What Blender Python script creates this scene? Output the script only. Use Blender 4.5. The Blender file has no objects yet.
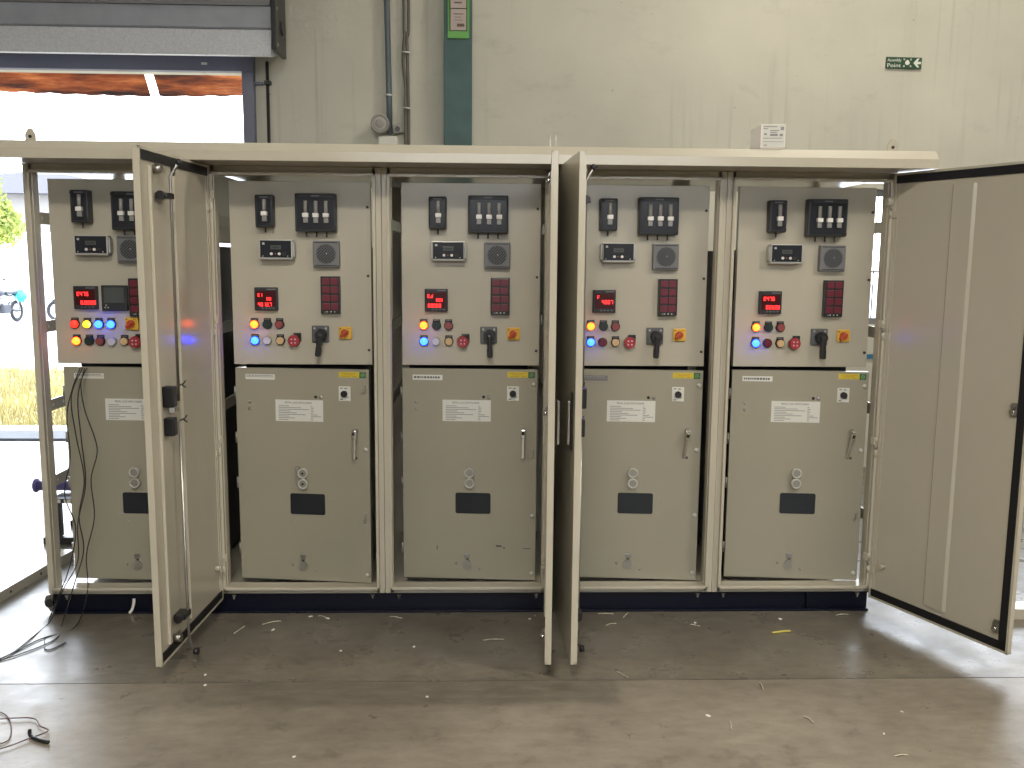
import bpy, bmesh, math, random
from mathutils import Vector, Matrix
random.seed(7)
C = bpy.context.scene.collection
PI = math.pi

# ------------------------------------------------------------------ materials
MATS = {}
def lin(c):
    return tuple(((v/12.92) if v <= 0.04045 else ((v+0.055)/1.055)**2.4) for v in [q/255 for q in c])
def mat(name, col, rough=0.5, metal=0.0, spec=0.5, emit=None, es=1.0, noise=0.0, nscale=12, bump=0.0, bscale=200, coat=0.0, trans=0.0, alpha=1.0):
    m = bpy.data.materials.new(name); m.use_nodes = True
    nt = m.node_tree; b = nt.nodes['Principled BSDF']
    b.inputs['Base Color'].default_value = (*col, 1)
    b.inputs['Roughness'].default_value = rough
    b.inputs['Metallic'].default_value = metal
    b.inputs['Specular IOR Level'].default_value = spec
    b.inputs['Coat Weight'].default_value = coat
    b.inputs['Transmission Weight'].default_value = trans
    b.inputs['Alpha'].default_value = alpha
    if emit:
        b.inputs['Emission Color'].default_value = (*emit, 1)
        b.inputs['Emission Strength'].default_value = es
    tc = nt.nodes.new('ShaderNodeTexCoord')
    if noise:
        n = nt.nodes.new('ShaderNodeTexNoise'); n.inputs['Scale'].default_value = nscale
        n.inputs['Detail'].default_value = 6
        nt.links.new(tc.outputs['Object'], n.inputs['Vector'])
        r = nt.nodes.new('ShaderNodeValToRGB')
        r.color_ramp.elements[0].position = 0.3; r.color_ramp.elements[1].position = 0.7
        r.color_ramp.elements[0].color = (*[v*(1-noise) for v in col], 1)
        r.color_ramp.elements[1].color = (*[min(1, v*(1+noise)) for v in col], 1)
        nt.links.new(n.outputs['Fac'], r.inputs['Fac']); nt.links.new(r.outputs['Color'], b.inputs['Base Color'])
    if bump:
        n2 = nt.nodes.new('ShaderNodeTexNoise'); n2.inputs['Scale'].default_value = bscale
        bp = nt.nodes.new('ShaderNodeBump'); bp.inputs['Strength'].default_value = bump; bp.inputs['Distance'].default_value = 0.002
        nt.links.new(tc.outputs['Object'], n2.inputs['Vector']); nt.links.new(n2.outputs['Fac'], bp.inputs['Height'])
        nt.links.new(bp.outputs['Normal'], b.inputs['Normal'])
    MATS[name] = m
    return m
PAINT = (0.48, 0.445, 0.36)
mat('cream_paint', PAINT, 0.20, noise=0.03, nscale=3)
mat('panel_paint', (0.43, 0.40, 0.325), 0.27, noise=0.03, nscale=2.5)
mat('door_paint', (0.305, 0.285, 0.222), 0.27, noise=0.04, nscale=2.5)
mat('navy_paint', (0.003, 0.004, 0.013), 0.35, spec=0.3)
mat('gasket_rubber', (0.006, 0.006, 0.008), 0.6)
mat('black_plastic', (0.012, 0.012, 0.014), 0.35)
mat('charcoal_plastic', (0.026, 0.028, 0.033), 0.4, spec=0.35)
mat('dark_face', (0.022, 0.024, 0.031), 0.22, spec=0.3)
mat('grey_plastic', (0.15, 0.15, 0.155), 0.5)
mat('mid_grey', (0.085, 0.09, 0.095), 0.5)
mat('silver_case', (0.42, 0.42, 0.40), 0.4, metal=0.3)
mat('lcd', (0.075, 0.085, 0.085), 0.15)
mat('white_plastic', (0.72, 0.71, 0.68), 0.4)
mat('pale_block', (0.68, 0.66, 0.58), 0.45)
mat('clear_tube', (0.26, 0.26, 0.25), 0.25)
mat('chrome', (0.62, 0.61, 0.58), 0.2, metal=1.0)
mat('steel', (0.40, 0.39, 0.37), 0.38, metal=1.0)
mat('dull_zinc', (0.33, 0.32, 0.29), 0.5, metal=0.7)
mat('bright_zinc', (0.55, 0.54, 0.50), 0.35, metal=0.35)
mat('dark_steel', (0.05, 0.05, 0.05), 0.45, metal=0.6)
mat('window_dark', (0.018, 0.021, 0.026), 0.15, spec=0.3)
mat('ann_red', (0.13, 0.012, 0.026), 0.35)
mat('red_plastic', (0.32, 0.025, 0.03), 0.35)
mat('dull_red', (0.24, 0.05, 0.05), 0.4)
mat('magenta_red', (0.12, 0.008, 0.02), 0.35)
mat('lilac_lens', (0.55, 0.52, 0.62), 0.3)
mat('amber_lens', (0.55, 0.38, 0.20), 0.35)
mat('dark_green_lens', (0.012, 0.028, 0.026), 0.35)
mat('yellow_plastic', (0.66, 0.38, 0.035), 0.45)
mat('red_knob', (0.42, 0.06, 0.015), 0.4)
mat('sticker_yellow', (0.58, 0.45, 0.03), 0.5)
mat('sticker_green', (0.035, 0.13, 0.04), 0.5)
mat('sticker_ink', (0.42, 0.25, 0.02), 0.5)
mat('label_white', (0.62, 0.62, 0.57), 0.5)
mat('label_ink', (0.10, 0.10, 0.10), 0.6)
mat('label_grey_ink', (0.25, 0.25, 0.25), 0.6)
mat('lamp_orange', (0.5, 0.1, 0.02), 0.3, emit=(1.0, 0.058, 0.005), es=12)
mat('lamp_blue', (0.05, 0.1, 0.5), 0.3, emit=(0.004, 0.020, 1.0), es=32)
mat('lamp_red', (0.5, 0.03, 0.02), 0.3, emit=(1.0, 0.022, 0.012), es=2.2)
mat('lamp_yellow', (0.6, 0.45, 0.05), 0.3, emit=(1.0, 0.62, 0.02), es=1.9)
mat('led_red', (0.4, 0.02, 0.02), 0.4, emit=(1.0, 0.03, 0.03), es=2.6)
mat('led_backing', (0.03, 0.004, 0.005), 0.3, spec=0.3, emit=(1.0, 0.0, 0.01), es=0.014)
mat('sign_green', (0.022, 0.075, 0.035), 0.5)
mat('sign_white', (0.75, 0.76, 0.70), 0.5)
mat('column_green', (0.055, 0.115, 0.112), 0.55, noise=0.18, nscale=5)
mat('plaque_green', (0.10, 0.36, 0.05), 0.4)
mat('paper_pink', (0.46, 0.39, 0.35), 0.6)
mat('paper_ink', (0.13, 0.07, 0.06), 0.6)
mat('plaque_dark', (0.035, 0.05, 0.02), 0.5)
mat('pipe_blue_grey', (0.10, 0.13, 0.15), 0.45)
mat('cable_grey', (0.13, 0.12, 0.10), 0.5)
mat('fixture_grey', (0.33, 0.31, 0.28), 0.5)
mat('galvanised', (0.64, 0.66, 0.70), 0.5, metal=0.1, noise=0.10, nscale=60)
mat('shutter_slate', (0.33, 0.35, 0.39), 0.5, metal=0.1, noise=0.08, nscale=6)
mat('shutter_dark', (0.20, 0.20, 0.205), 0.6)
mat('beam_slate', (0.14, 0.145, 0.20), 0.5)  # bluish lift of lens flare is mixed into this steel colour
mat('box_white', (0.80, 0.74, 0.68), 0.6)
mat('wire_black', (0.015, 0.015, 0.015), 0.4)
mat('wire_brown', (0.12, 0.06, 0.05), 0.5)
mat('scrap_white', (0.78, 0.77, 0.70), 0.6)
mat('strip_pale', (0.48, 0.46, 0.36), 0.5)
mat('strip_yellow', (0.55, 0.48, 0.10), 0.5)
mat('violet_wrap', (0.11, 0.09, 0.26), 0.35)
mat('bike_dark', (0.035, 0.035, 0.045), 0.4)
mat('tyre', (0.02, 0.02, 0.022), 0.7)
mat('cyan_cloth', (0.03, 0.42, 0.45), 0.6)
mat('bike_red', (0.35, 0.04, 0.03), 0.4)
mat('leaf', (0.20, 0.24, 0.035), 0.6, noise=0.35, nscale=3)
mat('bark', (0.10, 0.075, 0.05), 0.8)
mat('grass_blade', (0.34, 0.29, 0.12), 0.7, noise=0.45, nscale=1.6)
mat('soil_grass', (0.32, 0.26, 0.14), 0.9, noise=0.3, nscale=3)
mat('kerb_concrete', (0.05, 0.05, 0.055), 0.8, noise=0.15, nscale=6)
mat('apron_concrete', (0.42, 0.41, 0.42), 0.7, noise=0.08, nscale=4)
mat('boundary_plaster', (0.66, 0.66, 0.65), 0.8, noise=0.05, nscale=1)
mat('shed_wall', (0.16, 0.155, 0.15), 0.8, noise=0.1, nscale=1)
mat('shed_roof', (0.09, 0.09, 0.10), 0.7)
mat('glass_dark', (0.03, 0.035, 0.04), 0.1)
mat('grille_paint', (0.18, 0.18, 0.19), 0.5)
mat('pipe_blue', (0.03, 0.16, 0.30), 0.5)
mat('ceiling_sheet', (0.45, 0.45, 0.43), 0.7)
mat('dark_wall', (0.48, 0.47, 0.42), 0.8)

def node_mat(name):
    m = bpy.data.materials.new(name); m.use_nodes = True; MATS[name] = m
    nt = m.node_tree
    return m, nt, nt.nodes['Principled BSDF'], nt.nodes.new('ShaderNodeTexCoord')
def noise(nt, vec, scale, detail=6, rough=0.55):
    n = nt.nodes.new('ShaderNodeTexNoise'); n.inputs['Scale'].default_value = scale
    n.inputs['Detail'].default_value = detail; n.inputs['Roughness'].default_value = rough
    nt.links.new(vec, n.inputs['Vector']); return n.outputs['Fac']
def mapping(nt, vec, sc):
    n = nt.nodes.new('ShaderNodeMapping'); n.inputs['Scale'].default_value = sc
    nt.links.new(vec, n.inputs['Vector']); return n.outputs['Vector']
def ramp(nt, fac, stops):
    r = nt.nodes.new('ShaderNodeValToRGB'); e = r.color_ramp.elements
    while len(e) < len(stops): e.new(0.5)
    for q, (p, c) in zip(e, stops):
        q.position = p; q.color = (*c, 1) if len(c) == 3 else c
    nt.links.new(fac, r.inputs['Fac']); return r.outputs['Color']
def mix(nt, fac, a, b, mode='MIX'):
    n = nt.nodes.new('ShaderNodeMix'); n.data_type = 'RGBA'; n.blend_type = mode
    if isinstance(fac, float): n.inputs[0].default_value = fac
    else: nt.links.new(fac, n.inputs[0])
    for i, s in ((6, a), (7, b)):
        if isinstance(s, tuple): n.inputs[i].default_value = (*s, 1)
        else: nt.links.new(s, n.inputs[i])
    return n.outputs[2]
def g(v): return (v, v, v)

# plastered factory wall: mottled cream with vertical streaks and a few cracks
m, nt, b, tc = node_mat('plaster_wall'); V = tc.outputs['Object']
base = ramp(nt, noise(nt, V, 0.9, 5), [(0.30, (0.50, 0.485, 0.41)), (0.70, (0.61, 0.595, 0.50))])
streak = ramp(nt, noise(nt, mapping(nt, V, (16, 1, 0.5)), 1.0, 6, 0.6), [(0.30, g(0.62)), (0.46, g(1.0))])
sel = ramp(nt, noise(nt, V, 0.55, 3), [(0.36, g(0)), (0.60, g(0.85))])
col = mix(nt, sel, base, mix(nt, 1.0, base, streak, 'MULTIPLY'))
blot = ramp(nt, noise(nt, mapping(nt, V, (1, 1, 2.2)), 3.2, 8, 0.7), [(0.27, g(0.80)), (0.42, g(1.0))])
col = mix(nt, 0.55, col, mix(nt, 1.0, col, blot, 'MULTIPLY'))
speck = ramp(nt, noise(nt, V, 26, 2, 0.4), [(0.215, g(0.35)), (0.235, g(1.0))])
col = mix(nt, 1.0, col, speck, 'MULTIPLY')
nt.links.new(col, b.inputs['Base Color']); b.inputs['Roughness'].default_value = 0.75
bp = nt.nodes.new('ShaderNodeBump'); bp.inputs['Strength'].default_value = 0.25; bp.inputs['Distance'].default_value = 0.01
nt.links.new(noise(nt, V, 7, 8), bp.inputs['Height']); nt.links.new(bp.outputs['Normal'], b.inputs['Normal'])

def floor_mat(name, c0, c1, r0, r1):
    m, nt, b, tc = node_mat(name); V = tc.outputs['Object']
    a = ramp(nt, noise(nt, V, 2.6, 8, 0.62), [(0.32, c0), (0.68, c1)])
    f = ramp(nt, noise(nt, mapping(nt, V, (1, 2.2, 1)), 9, 8, 0.65), [(0.30, g(0.80)), (0.62, g(1.08))])
    col = mix(nt, 1.0, a, f, 'MULTIPLY')
    dk = ramp(nt, noise(nt, V, 5.2, 5, 0.7), [(0.30, g(0.68)), (0.42, g(1.0))])
    col = mix(nt, 0.8, col, mix(nt, 1.0, col, dk, 'MULTIPLY'))
    # pale scuffs and dust
    sc = ramp(nt, noise(nt, mapping(nt, V, (2.5, 9, 1)), 5, 8, 0.75), [(0.62, g(0)), (0.74, g(0.55))])
    col = mix(nt, sc, col, tuple(min(1, v*1.45) for v in c1))
    # dust swept along the slab joint, and a grimy strip on the near slab
    sp = nt.nodes.new('ShaderNodeSeparateXYZ'); nt.links.new(V, sp.inputs[0])
    def win(axis, a, b_, c, d):
        out = []
        for (p, q_, lo, hi) in ((a, b_, 0, 1), (c, d, 1, 0)):
            mr = nt.nodes.new('ShaderNodeMapRange'); mr.inputs[1].default_value = p; mr.inputs[2].default_value = q_; mr.inputs[3].default_value = lo; mr.inputs[4].default_value = hi
            nt.links.new(sp.outputs[axis], mr.inputs[0]); out.append(mr.outputs[0])
        return mul(*out)
    def mul(p, q_):
        mm = nt.nodes.new('ShaderNodeMath'); mm.operation = 'MULTIPLY'
        for k, v in enumerate((p, q_)):
            if isinstance(v, (int, float)): mm.inputs[k].default_value = v
            else: nt.links.new(v, mm.inputs[k])
        return mm.outputs[0]
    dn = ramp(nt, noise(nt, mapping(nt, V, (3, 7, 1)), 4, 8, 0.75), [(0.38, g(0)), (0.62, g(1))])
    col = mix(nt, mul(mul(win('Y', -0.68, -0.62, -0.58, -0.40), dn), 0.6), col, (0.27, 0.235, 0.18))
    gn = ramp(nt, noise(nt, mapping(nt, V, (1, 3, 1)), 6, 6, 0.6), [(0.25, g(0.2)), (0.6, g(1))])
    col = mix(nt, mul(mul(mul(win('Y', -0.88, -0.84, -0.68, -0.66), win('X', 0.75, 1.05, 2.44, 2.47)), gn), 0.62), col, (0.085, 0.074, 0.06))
    nt.links.new(col, b.inputs['Base Color'])
    rr = ramp(nt, noise(nt, V, 6, 7, 0.6), [(0.3, g(r0)), (0.7, g(r1))])
    nt.links.new(rr, b.inputs['Roughness']); b.inputs['Specular IOR Level'].default_value = 0.40
    bp = nt.nodes.new('ShaderNodeBump'); bp.inputs['Strength'].default_value = 0.15; bp.inputs['Distance'].default_value = 0.004
    nt.links.new(noise(nt, V, 40, 6, 0.6), bp.inputs['Height']); nt.links.new(bp.outputs['Normal'], b.inputs['Normal'])
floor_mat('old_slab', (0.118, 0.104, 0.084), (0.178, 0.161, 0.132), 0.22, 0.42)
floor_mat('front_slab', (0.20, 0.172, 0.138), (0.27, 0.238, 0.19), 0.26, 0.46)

# sun-lit orange awning sheet
m, nt, b, tc = node_mat('awning_sheet'); V = tc.outputs['Object']
o = ramp(nt, noise(nt, mapping(nt, V, (0.35, 2, 3.2)), 5, 8, 0.7), [(0.36, (0.07, 0.05, 0.05)), (0.5, (0.34, 0.13, 0.055)), (0.66, (0.62, 0.33, 0.15))])
nt.links.new(o, b.inputs['Base Color']); b.inputs['Roughness'].default_value = 0.6
tr = nt.nodes.new('ShaderNodeBsdfTranslucent'); nt.links.new(o, tr.inputs['Color'])
ms = nt.nodes.new('ShaderNodeMixShader'); ms.inputs[0].default_value = 0.45
nt.links.new(b.outputs[0], ms.inputs[1]); nt.links.new(tr.outputs[0], ms.inputs[2])
nt.links.new(ms.outputs[0], nt.nodes['Material Output'].inputs['Surface'])

# ------------------------------------------------------------------ mesh building
class MB:
    def __init__(s): s.bm = bmesh.new(); s.mats = []
    def mi(s, m):
        if m not in s.mats: s.mats.append(m)
        return s.mats.index(m)
    def _fin(s, verts, m, smooth=False, M=None):
        if M is not None: bmesh.ops.transform(s.bm, matrix=M, verts=verts)
        i = s.mi(m); fs = set()
        for v in verts:
            for f in v.link_faces: fs.add(f)
        for f in fs: f.material_index = i; f.smooth = smooth
    def box(s, x0, x1, y0, y1, z0, z1, m, bev=0.0, M=None, seg=2):
        r = bmesh.ops.create_cube(s.bm, size=1.0)
        vs = r['verts']
        bmesh.ops.transform(s.bm, matrix=Matrix.Translation(((x0+x1)/2, (y0+y1)/2, (z0+z1)/2)) @ Matrix.Diagonal((abs(x1-x0), abs(y1-y0), abs(z1-z0), 1)), verts=vs)
        if bev > 0:
            bev = min(bev, 0.49*min(abs(x1-x0), abs(y1-y0), abs(z1-z0)))
            es = set(e for v in vs for e in v.link_edges)
            q = bmesh.ops.bevel(s.bm, geom=list(es), offset=bev, segments=seg, affect='EDGES', profile=0.6)
            vs = list({v for f in q['faces'] for v in f.verts} | {v for v in vs if v.is_valid})
        s._fin(vs, m, False, M); return s
    def cyl(s, p, axis, r, h, m, r2=None, n=24, M=None, smooth=True, bev=0.0):
        # cylinder from point p along axis ('x','y','z' or Vector)
        ax = {'x': Vector((1, 0, 0)), 'y': Vector((0, 1, 0)), 'z': Vector((0, 0, 1))}.get(axis, axis) if isinstance(axis, str) else Vector(axis).normalized()
        q = bmesh.ops.create_cone(s.bm, cap_ends=True, segments=n, radius1=r, radius2=r if r2 is None else r2, depth=h)
        R = Vector((0, 0, 1)).rotation_difference(ax).to_matrix().to_4x4()
        T = Matrix.Translation(Vector(p) + ax*h/2) @ R
        vs = q['verts']; bmesh.ops.transform(s.bm, matrix=T, verts=vs)
        s._fin(vs, m, False, M)
        if smooth:
            for f in {f for v in vs for f in v.link_faces}:
                if len(f.verts) == 4: f.smooth = True
        return s
    def sph(s, p, r, m, sc=(1, 1, 1), M=None, n=16):
        q = bmesh.ops.create_uvsphere(s.bm, u_segments=n, v_segments=max(6, n//2), radius=r)
        bmesh.ops.transform(s.bm, matrix=Matrix.Translation(p) @ Matrix.Diagonal((*sc, 1)), verts=q['verts'])
        s._fin(q['verts'], m, True, M); return s
    def ring(s, p, axis, R, r, m, n=28, k=8, M=None):
        ax = {'x': Vector((1, 0, 0)), 'y': Vector((0, 1, 0)), 'z': Vector((0, 0, 1))}[axis] if isinstance(axis, str) else Vector(axis).normalized()
        Q = Vector((0, 0, 1)).rotation_difference(ax).to_matrix()
        vs = []
        for i in range(n):
            a = 2*PI*i/n
            for j in range(k):
                b_ = 2*PI*j/k
                vs.append(s.bm.verts.new(Vector(p) + Q @ Vector(((R+r*math.cos(b_))*math.cos(a), (R+r*math.cos(b_))*math.sin(a), r*math.sin(b_)))))
        for i in range(n):
            for j in range(k):
                s.bm.faces.new((vs[i*k+j], vs[((i+1) % n)*k+j], vs[((i+1) % n)*k+(j+1) % k], vs[i*k+(j+1) % k]))
        s._fin(vs, m, True, M); return s
    def tube(s, pts, r, m, k=8, M=None, smooth_path=False):
        P = [Vector(p) for p in pts]
        if smooth_path: P = spline(P)
        vs = []; up = None
        for i, p in enumerate(P):
            d = (P[min(i+1, len(P)-1)] - P[max(i-1, 0)]).normalized()
            if up is None:
                up = d.orthogonal().normalized()
            else:
                up = (up - d*up.dot(d)); up = up.normalized() if up.length > 1e-6 else d.orthogonal().normalized()
            w = d.cross(up)
            vs.append([s.bm.verts.new(p + (up*math.cos(2*PI*j/k) + w*math.sin(2*PI*j/k))*r) for j in range(k)])
        for a, c in zip(vs, vs[1:]):
            for j in range(k): s.bm.faces.new((a[j], a[(j+1) % k], c[(j+1) % k], c[j]))
        s.bm.faces.new(list(reversed(vs[0]))); s.bm.faces.new(vs[-1])
        fl = [v for q in vs for v in q]
        s._fin(fl, m, True, M); return s
    def prism(s, poly, d0, d1, plane, m, M=None):
        # poly in 2-D; plane 'xz' extrudes along y, 'yz' along x, 'xy' along z
        def P(a, b_, d): return {'xz': (a, d, b_), 'yz': (d, a, b_), 'xy': (a, b_, d)}[plane]
        A = [s.bm.verts.new(P(a, b_, d0)) for a, b_ in poly]; B = [s.bm.verts.new(P(a, b_, d1)) for a, b_ in poly]
        n = len(poly)
        s.bm.faces.new(A); s.bm.faces.new(list(reversed(B)))
        for i in range(n): s.bm.faces.new((A[i], B[i], B[(i+1) % n], A[(i+1) % n]))
        s._fin(A+B, m, False, M); return s
    def text(s, body, x, y, z, size, m, align='CENTER', width=None, M=None):
        cu = bpy.data.curves.new('t', 'FONT'); cu.body = body; cu.size = size; cu.align_x = align; cu.extrude = 0.0004; cu.resolution_u = 3
        o = bpy.data.objects.new('t', cu); C.objects.link(o); bpy.context.view_layer.update()
        me = bpy.data.meshes.new_from_object(o.evaluated_get(bpy.context.evaluated_depsgraph_get()))
        bpy.data.objects.remove(o); bpy.data.curves.remove(cu)
        sx = 1.0
        if width:
            xs = [v.co.x for v in me.vertices]; sx = width/max(1e-6, max(xs)-min(xs))
        T = Matrix.Translation((x, y, z)) @ Matrix.Rotation(PI/2, 4, 'X') @ Matrix.Diagonal((sx, 1, 1, 1))
        old = set(s.bm.verts); s.bm.from_mesh(me); bpy.data.meshes.remove(me)
        vs = [v for v in s.bm.verts if v not in old]
        bmesh.ops.transform(s.bm, matrix=T, verts=vs)
        s._fin(vs, m, False, M); return s
    def build(s, name, parent=None, loc=(0, 0, 0), rot=None):
        bmesh.ops.recalc_face_normals(s.bm, faces=s.bm.faces[:])
        me = bpy.data.meshes.new(name); s.bm.to_mesh(me); s.bm.free()
        for m in s.mats: me.materials.append(MATS[m])
        o = bpy.data.objects.new(name, me); C.objects.link(o); o.location = loc
        if rot: o.rotation_euler = rot
        if parent: o.parent = parent
        return o
def rrect(x0, x1, z0, z1, r, n=5):
    out = []
    for (cx, cz, a0) in ((x1-r, z1-r, 0), (x0+r, z1-r, PI/2), (x0+r, z0+r, PI), (x1-r, z0+r, 1.5*PI)):
        for k in range(n+1):
            a = a0+k*PI/2/n; out.append((cx+r*math.cos(a), cz+r*math.sin(a)))
    return out
def spline(P, n=6):
    out = []
    for i in range(len(P)-1):
        p0, p1, p2, p3 = P[max(i-1, 0)], P[i], P[i+1], P[min(i+2, len(P)-1)]
        for k in range(n):
            t = k/n
            out.append(0.5*((2*p1)+(p2-p0)*t+(2*p0-5*p1+4*p2-p3)*t*t+(3*p1-p0-3*p2+p3)*t**3))
    out.append(P[-1]); return out
def tag(o, label=None, cat=None, group=None, kind=None):
    if label: o['label'] = label
    if cat: o['category'] = cat
    if group: o['group'] = group
    if kind: o['kind'] = kind
    return o
def empty(name, loc, label, cat, group=None, rz=0):
    o = bpy.data.objects.new(name, None); C.objects.link(o); o.location = loc; o.rotation_euler = (0, 0, rz)
    o.empty_display_size = 0.1
    return tag(o, label, cat, group)
def lab(o, t): o['label'] = t; return o

# ------------------------------------------------------------------ setting
W = 0.75                       # cabinet pitch
YW = 3.0                       # back wall
f = MB()
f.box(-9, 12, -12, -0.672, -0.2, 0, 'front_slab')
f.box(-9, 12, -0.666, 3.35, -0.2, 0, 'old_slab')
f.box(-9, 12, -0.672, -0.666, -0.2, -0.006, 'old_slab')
tag(f.build('floor'), kind='structure')
w_ = MB()
OX, OZ = 0.184, 2.942          # shutter opening: right edge, top
wx0, wx1, wz0, wz1 = 4.62, 7.2, 1.13, 2.16
for (a, b_, c, d) in ((-9, OX, OZ, 6.2), (OX, wx0, 0, 6.2), (wx1, 12, 0, 6.2), (wx0, wx1, 0, wz0), (wx0, wx1, wz1, 6.2), (-9, -4.6, 0, OZ)):
    w_.box(a, b_, YW, YW+0.09, c, d, 'plaster_wall')
tag(w_.build('wall_back'), kind='structure')
q = MB(); q.box(-9.2, -9, -12, 3.2, 0, 6.2, 'dark_wall'); tag(q.build('wall_left'), kind='structure')
q = MB(); q.box(12, 12.2, -12, 3.2, 0, 6.2, 'dark_wall'); tag(q.build('wall_right'), kind='structure')
q = MB()
for (a, b_, c, d) in ((-9, 0, 0, 6.2), (6, 12, 0, 6.2), (0, 6, 0, 3.2), (0, 6, 4.6, 6.2)): q.box(a, b_, -12.2, -12, c, d, 'dark_wall')  # high opening behind the camera is added to let in frontal fill light
tag(q.build('wall_front'), kind='structure')
q = MB(); q.box(-9.2, 12.2, -12.2, 3.22, 6.2, 6.3, 'ceiling_sheet'); tag(q.build('ceiling'), kind='structure')
# dark steel lintel and jamb of the shutter opening
q = MB(); q.box(-4.6, 0.27, 2.93, 3.0, OZ, 3.06, 'beam_slate', 0.006); q.box(-0.10, -0.06, 2.925, 2.93, 2.985, 3.0, 'white_plastic')
tag(q.build('trim_1'), kind='structure')
q = MB(); q.box(OX, 0.268, 2.93, 3.0, 0, OZ, 'beam_slate', 0.006); q.box(0.268, 0.33, 2.95, 2.98, 2.855, 2.875, 'beam_slate', 0.003)
tag(q.build('trim_2'), kind='structure')
# grilled window to the right, behind the last cabinet
q = MB()
fr = 0.05
q.box(wx0, wx1, YW+0.03, YW+0.08, wz0, wz0+fr, 'grille_paint'); q.box(wx0, wx1, YW+0.03, YW+0.08, wz1-fr, wz1, 'grille_paint')
q.box(wx0, wx0+fr, YW+0.03, YW+0.08, wz0, wz1, 'grille_paint'); q.box(wx1-fr, wx1, YW+0.03, YW+0.08, wz0, wz1, 'grille_paint')
for i in range(1, 22): q.cyl((wx0+i*(wx1-wx0)/22, YW+0.055, wz0), 'z', 0.006, wz1-wz0, 'grille_paint', n=8)
q.box(wx0, wx1, YW+0.045, YW+0.065, 1.53, 1.545, 'grille_paint')
tag(q.build('window_1'), kind='structure')
q = MB(); q.box(1.651, 1.855, 2.88, 3.0, 0, 6.2, 'column_green', 0.004); tag(q.build('trim_3'), kind='structure')
q = MB(); q.box(3.6, 8, 2.985, 3.0, 0.865, 0.90, 'pipe_blue', 0.004); tag(q.build('trim_4'), kind='structure')

# exterior ground, seen through the open shutter
q = MB(); q.box(-26, 20, 3.35, 4.02, -0.3, -0.01, 'apron_concrete'); q.box(-26, 20, 4.40, 4.9, -0.3, -0.03, 'apron_concrete'); q.box(-26, 20, 4.9, 10.3, -0.4, -0.15, 'soil_grass'); q.box(-60, 60, 10.3, 70, -0.5, -0.15, 'apron_concrete')
tag(q.build('ground'), kind='structure')
q = MB(); q.box(-26, 20, 4.02, 4.40, -0.3, 0.015, 'kerb_concrete', 0.01); tag(q.build('kerb'), kind='structure')
q = MB()
for i in range(9000):
    yy = 4.95 + 5.2*random.random()**1.3; xx = -1.6 - 0.42*yy + random.uniform(-2.0, 2.2)
    h = random.uniform(0.10, 0.26); a = random.uniform(0, PI); l = random.uniform(-0.09, 0.09); wd = 0.008
    v = [q.bm.verts.new((xx-wd*math.cos(a), yy-wd*math.sin(a), -0.15)), q.bm.verts.new((xx+wd*math.cos(a), yy+wd*math.sin(a), -0.15)), q.bm.verts.new((xx+l, yy+l*random.uniform(-1, 1), -0.15+h))]
    q.bm.faces.new(v); q.mi('grass_blade')
tag(q.build('grass'), 'dry yellow-green grass verge beyond the kerb outside the open shutter', 'grass', kind='stuff')

# ------------------------------------------------------------------ roller shutter housing and the sheets outside
rs = empty('roller_shutter', (0, 3.0, 3.0), 'grey galvanised roller shutter housing above the open doorway', 'roller shutter')
q = MB()  # hood, profile in (y,z) relative to the wall
q.prism([(0, 0.085), (-0.435, -0.03), (-0.46, -0.025), (-0.405, 0.155), (0.0, 0.155)], -4.8, 0.485, 'yz', 'galvanised')
o = lab(q.build('hood_skirt', rs), 'pale galvanised lower face of the housing')
q = MB(); q.prism([(-0.30, 0.157), (-0.40, 0.157), (-0.42, 0.168), (-0.42, 0.305), (-0.30, 0.305)], -4.8, 0.482, 'yz', 'shutter_slate')
lab(q.build('hood_face', rs), 'slate grey upper face of the housing')
q = MB(); q.prism([(0, 0.157), (-0.29, 0.157), (-0.29, 0.307), (-0.44, 0.307), (-0.44, 0.62), (0, 0.62)], -4.8, 0.482, 'yz', 'shutter_dark')
lab(q.build('hood_top', rs), 'dark upper slab of the housing')
q = MB(); q.box(0.490, 0.522, -0.45, -0.12, 0.02, 0.62, 'black_plastic', 0.004)
q.cyl((0.515, -0.25, 0.2), 'x', 0.05, 0.02, 'dark_steel')
for zz in (0.06, 0.30): q.cyl((0.515, -0.40, zz), 'x', 0.012, 0.012, 'steel', n=10)
lab(q.build('end_bracket', rs), 'black end plate of the housing')
for (xa, xb, txt) in ((-4.6, -0.60, 'long orange sunlit awning sheet outside the shutter opening, left of the gap'), (-0.535, 0.175, 'short orange sunlit awning sheet outside the shutter opening, beside the jamb')):
    q = MB(); n = int((xb-xa)/0.05)
    rows = []
    for i in range(n+1):
        x = xa+(xb-xa)*i/n; z = 0.004*math.sin(x*2*PI/0.2)
        sag = 0.012*math.sin(x*2.3)
        rows.append([q.bm.verts.new(p) for p in ((x, 3.096, 3.06+z), (x, 3.20, 2.95+z+sag*0.3), (x, 3.30, 2.838+z+sag), (x, 3.30, 2.830+z+sag), (x, 3.096, 3.05+z))])
    for a, b_ in zip(rows, rows[1:]):
        for j in range(5): q.bm.faces.new((a[j], a[(j+1) % 5], b_[(j+1) % 5], b_[j]))
    q.bm.faces.new(rows[0]); q.bm.faces.new(list(reversed(rows[-1]))); q.mi('awning_sheet')
    tag(q.build('awning_sheet'), txt, 'awning', 'awning sheets outside the shutter')

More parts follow.
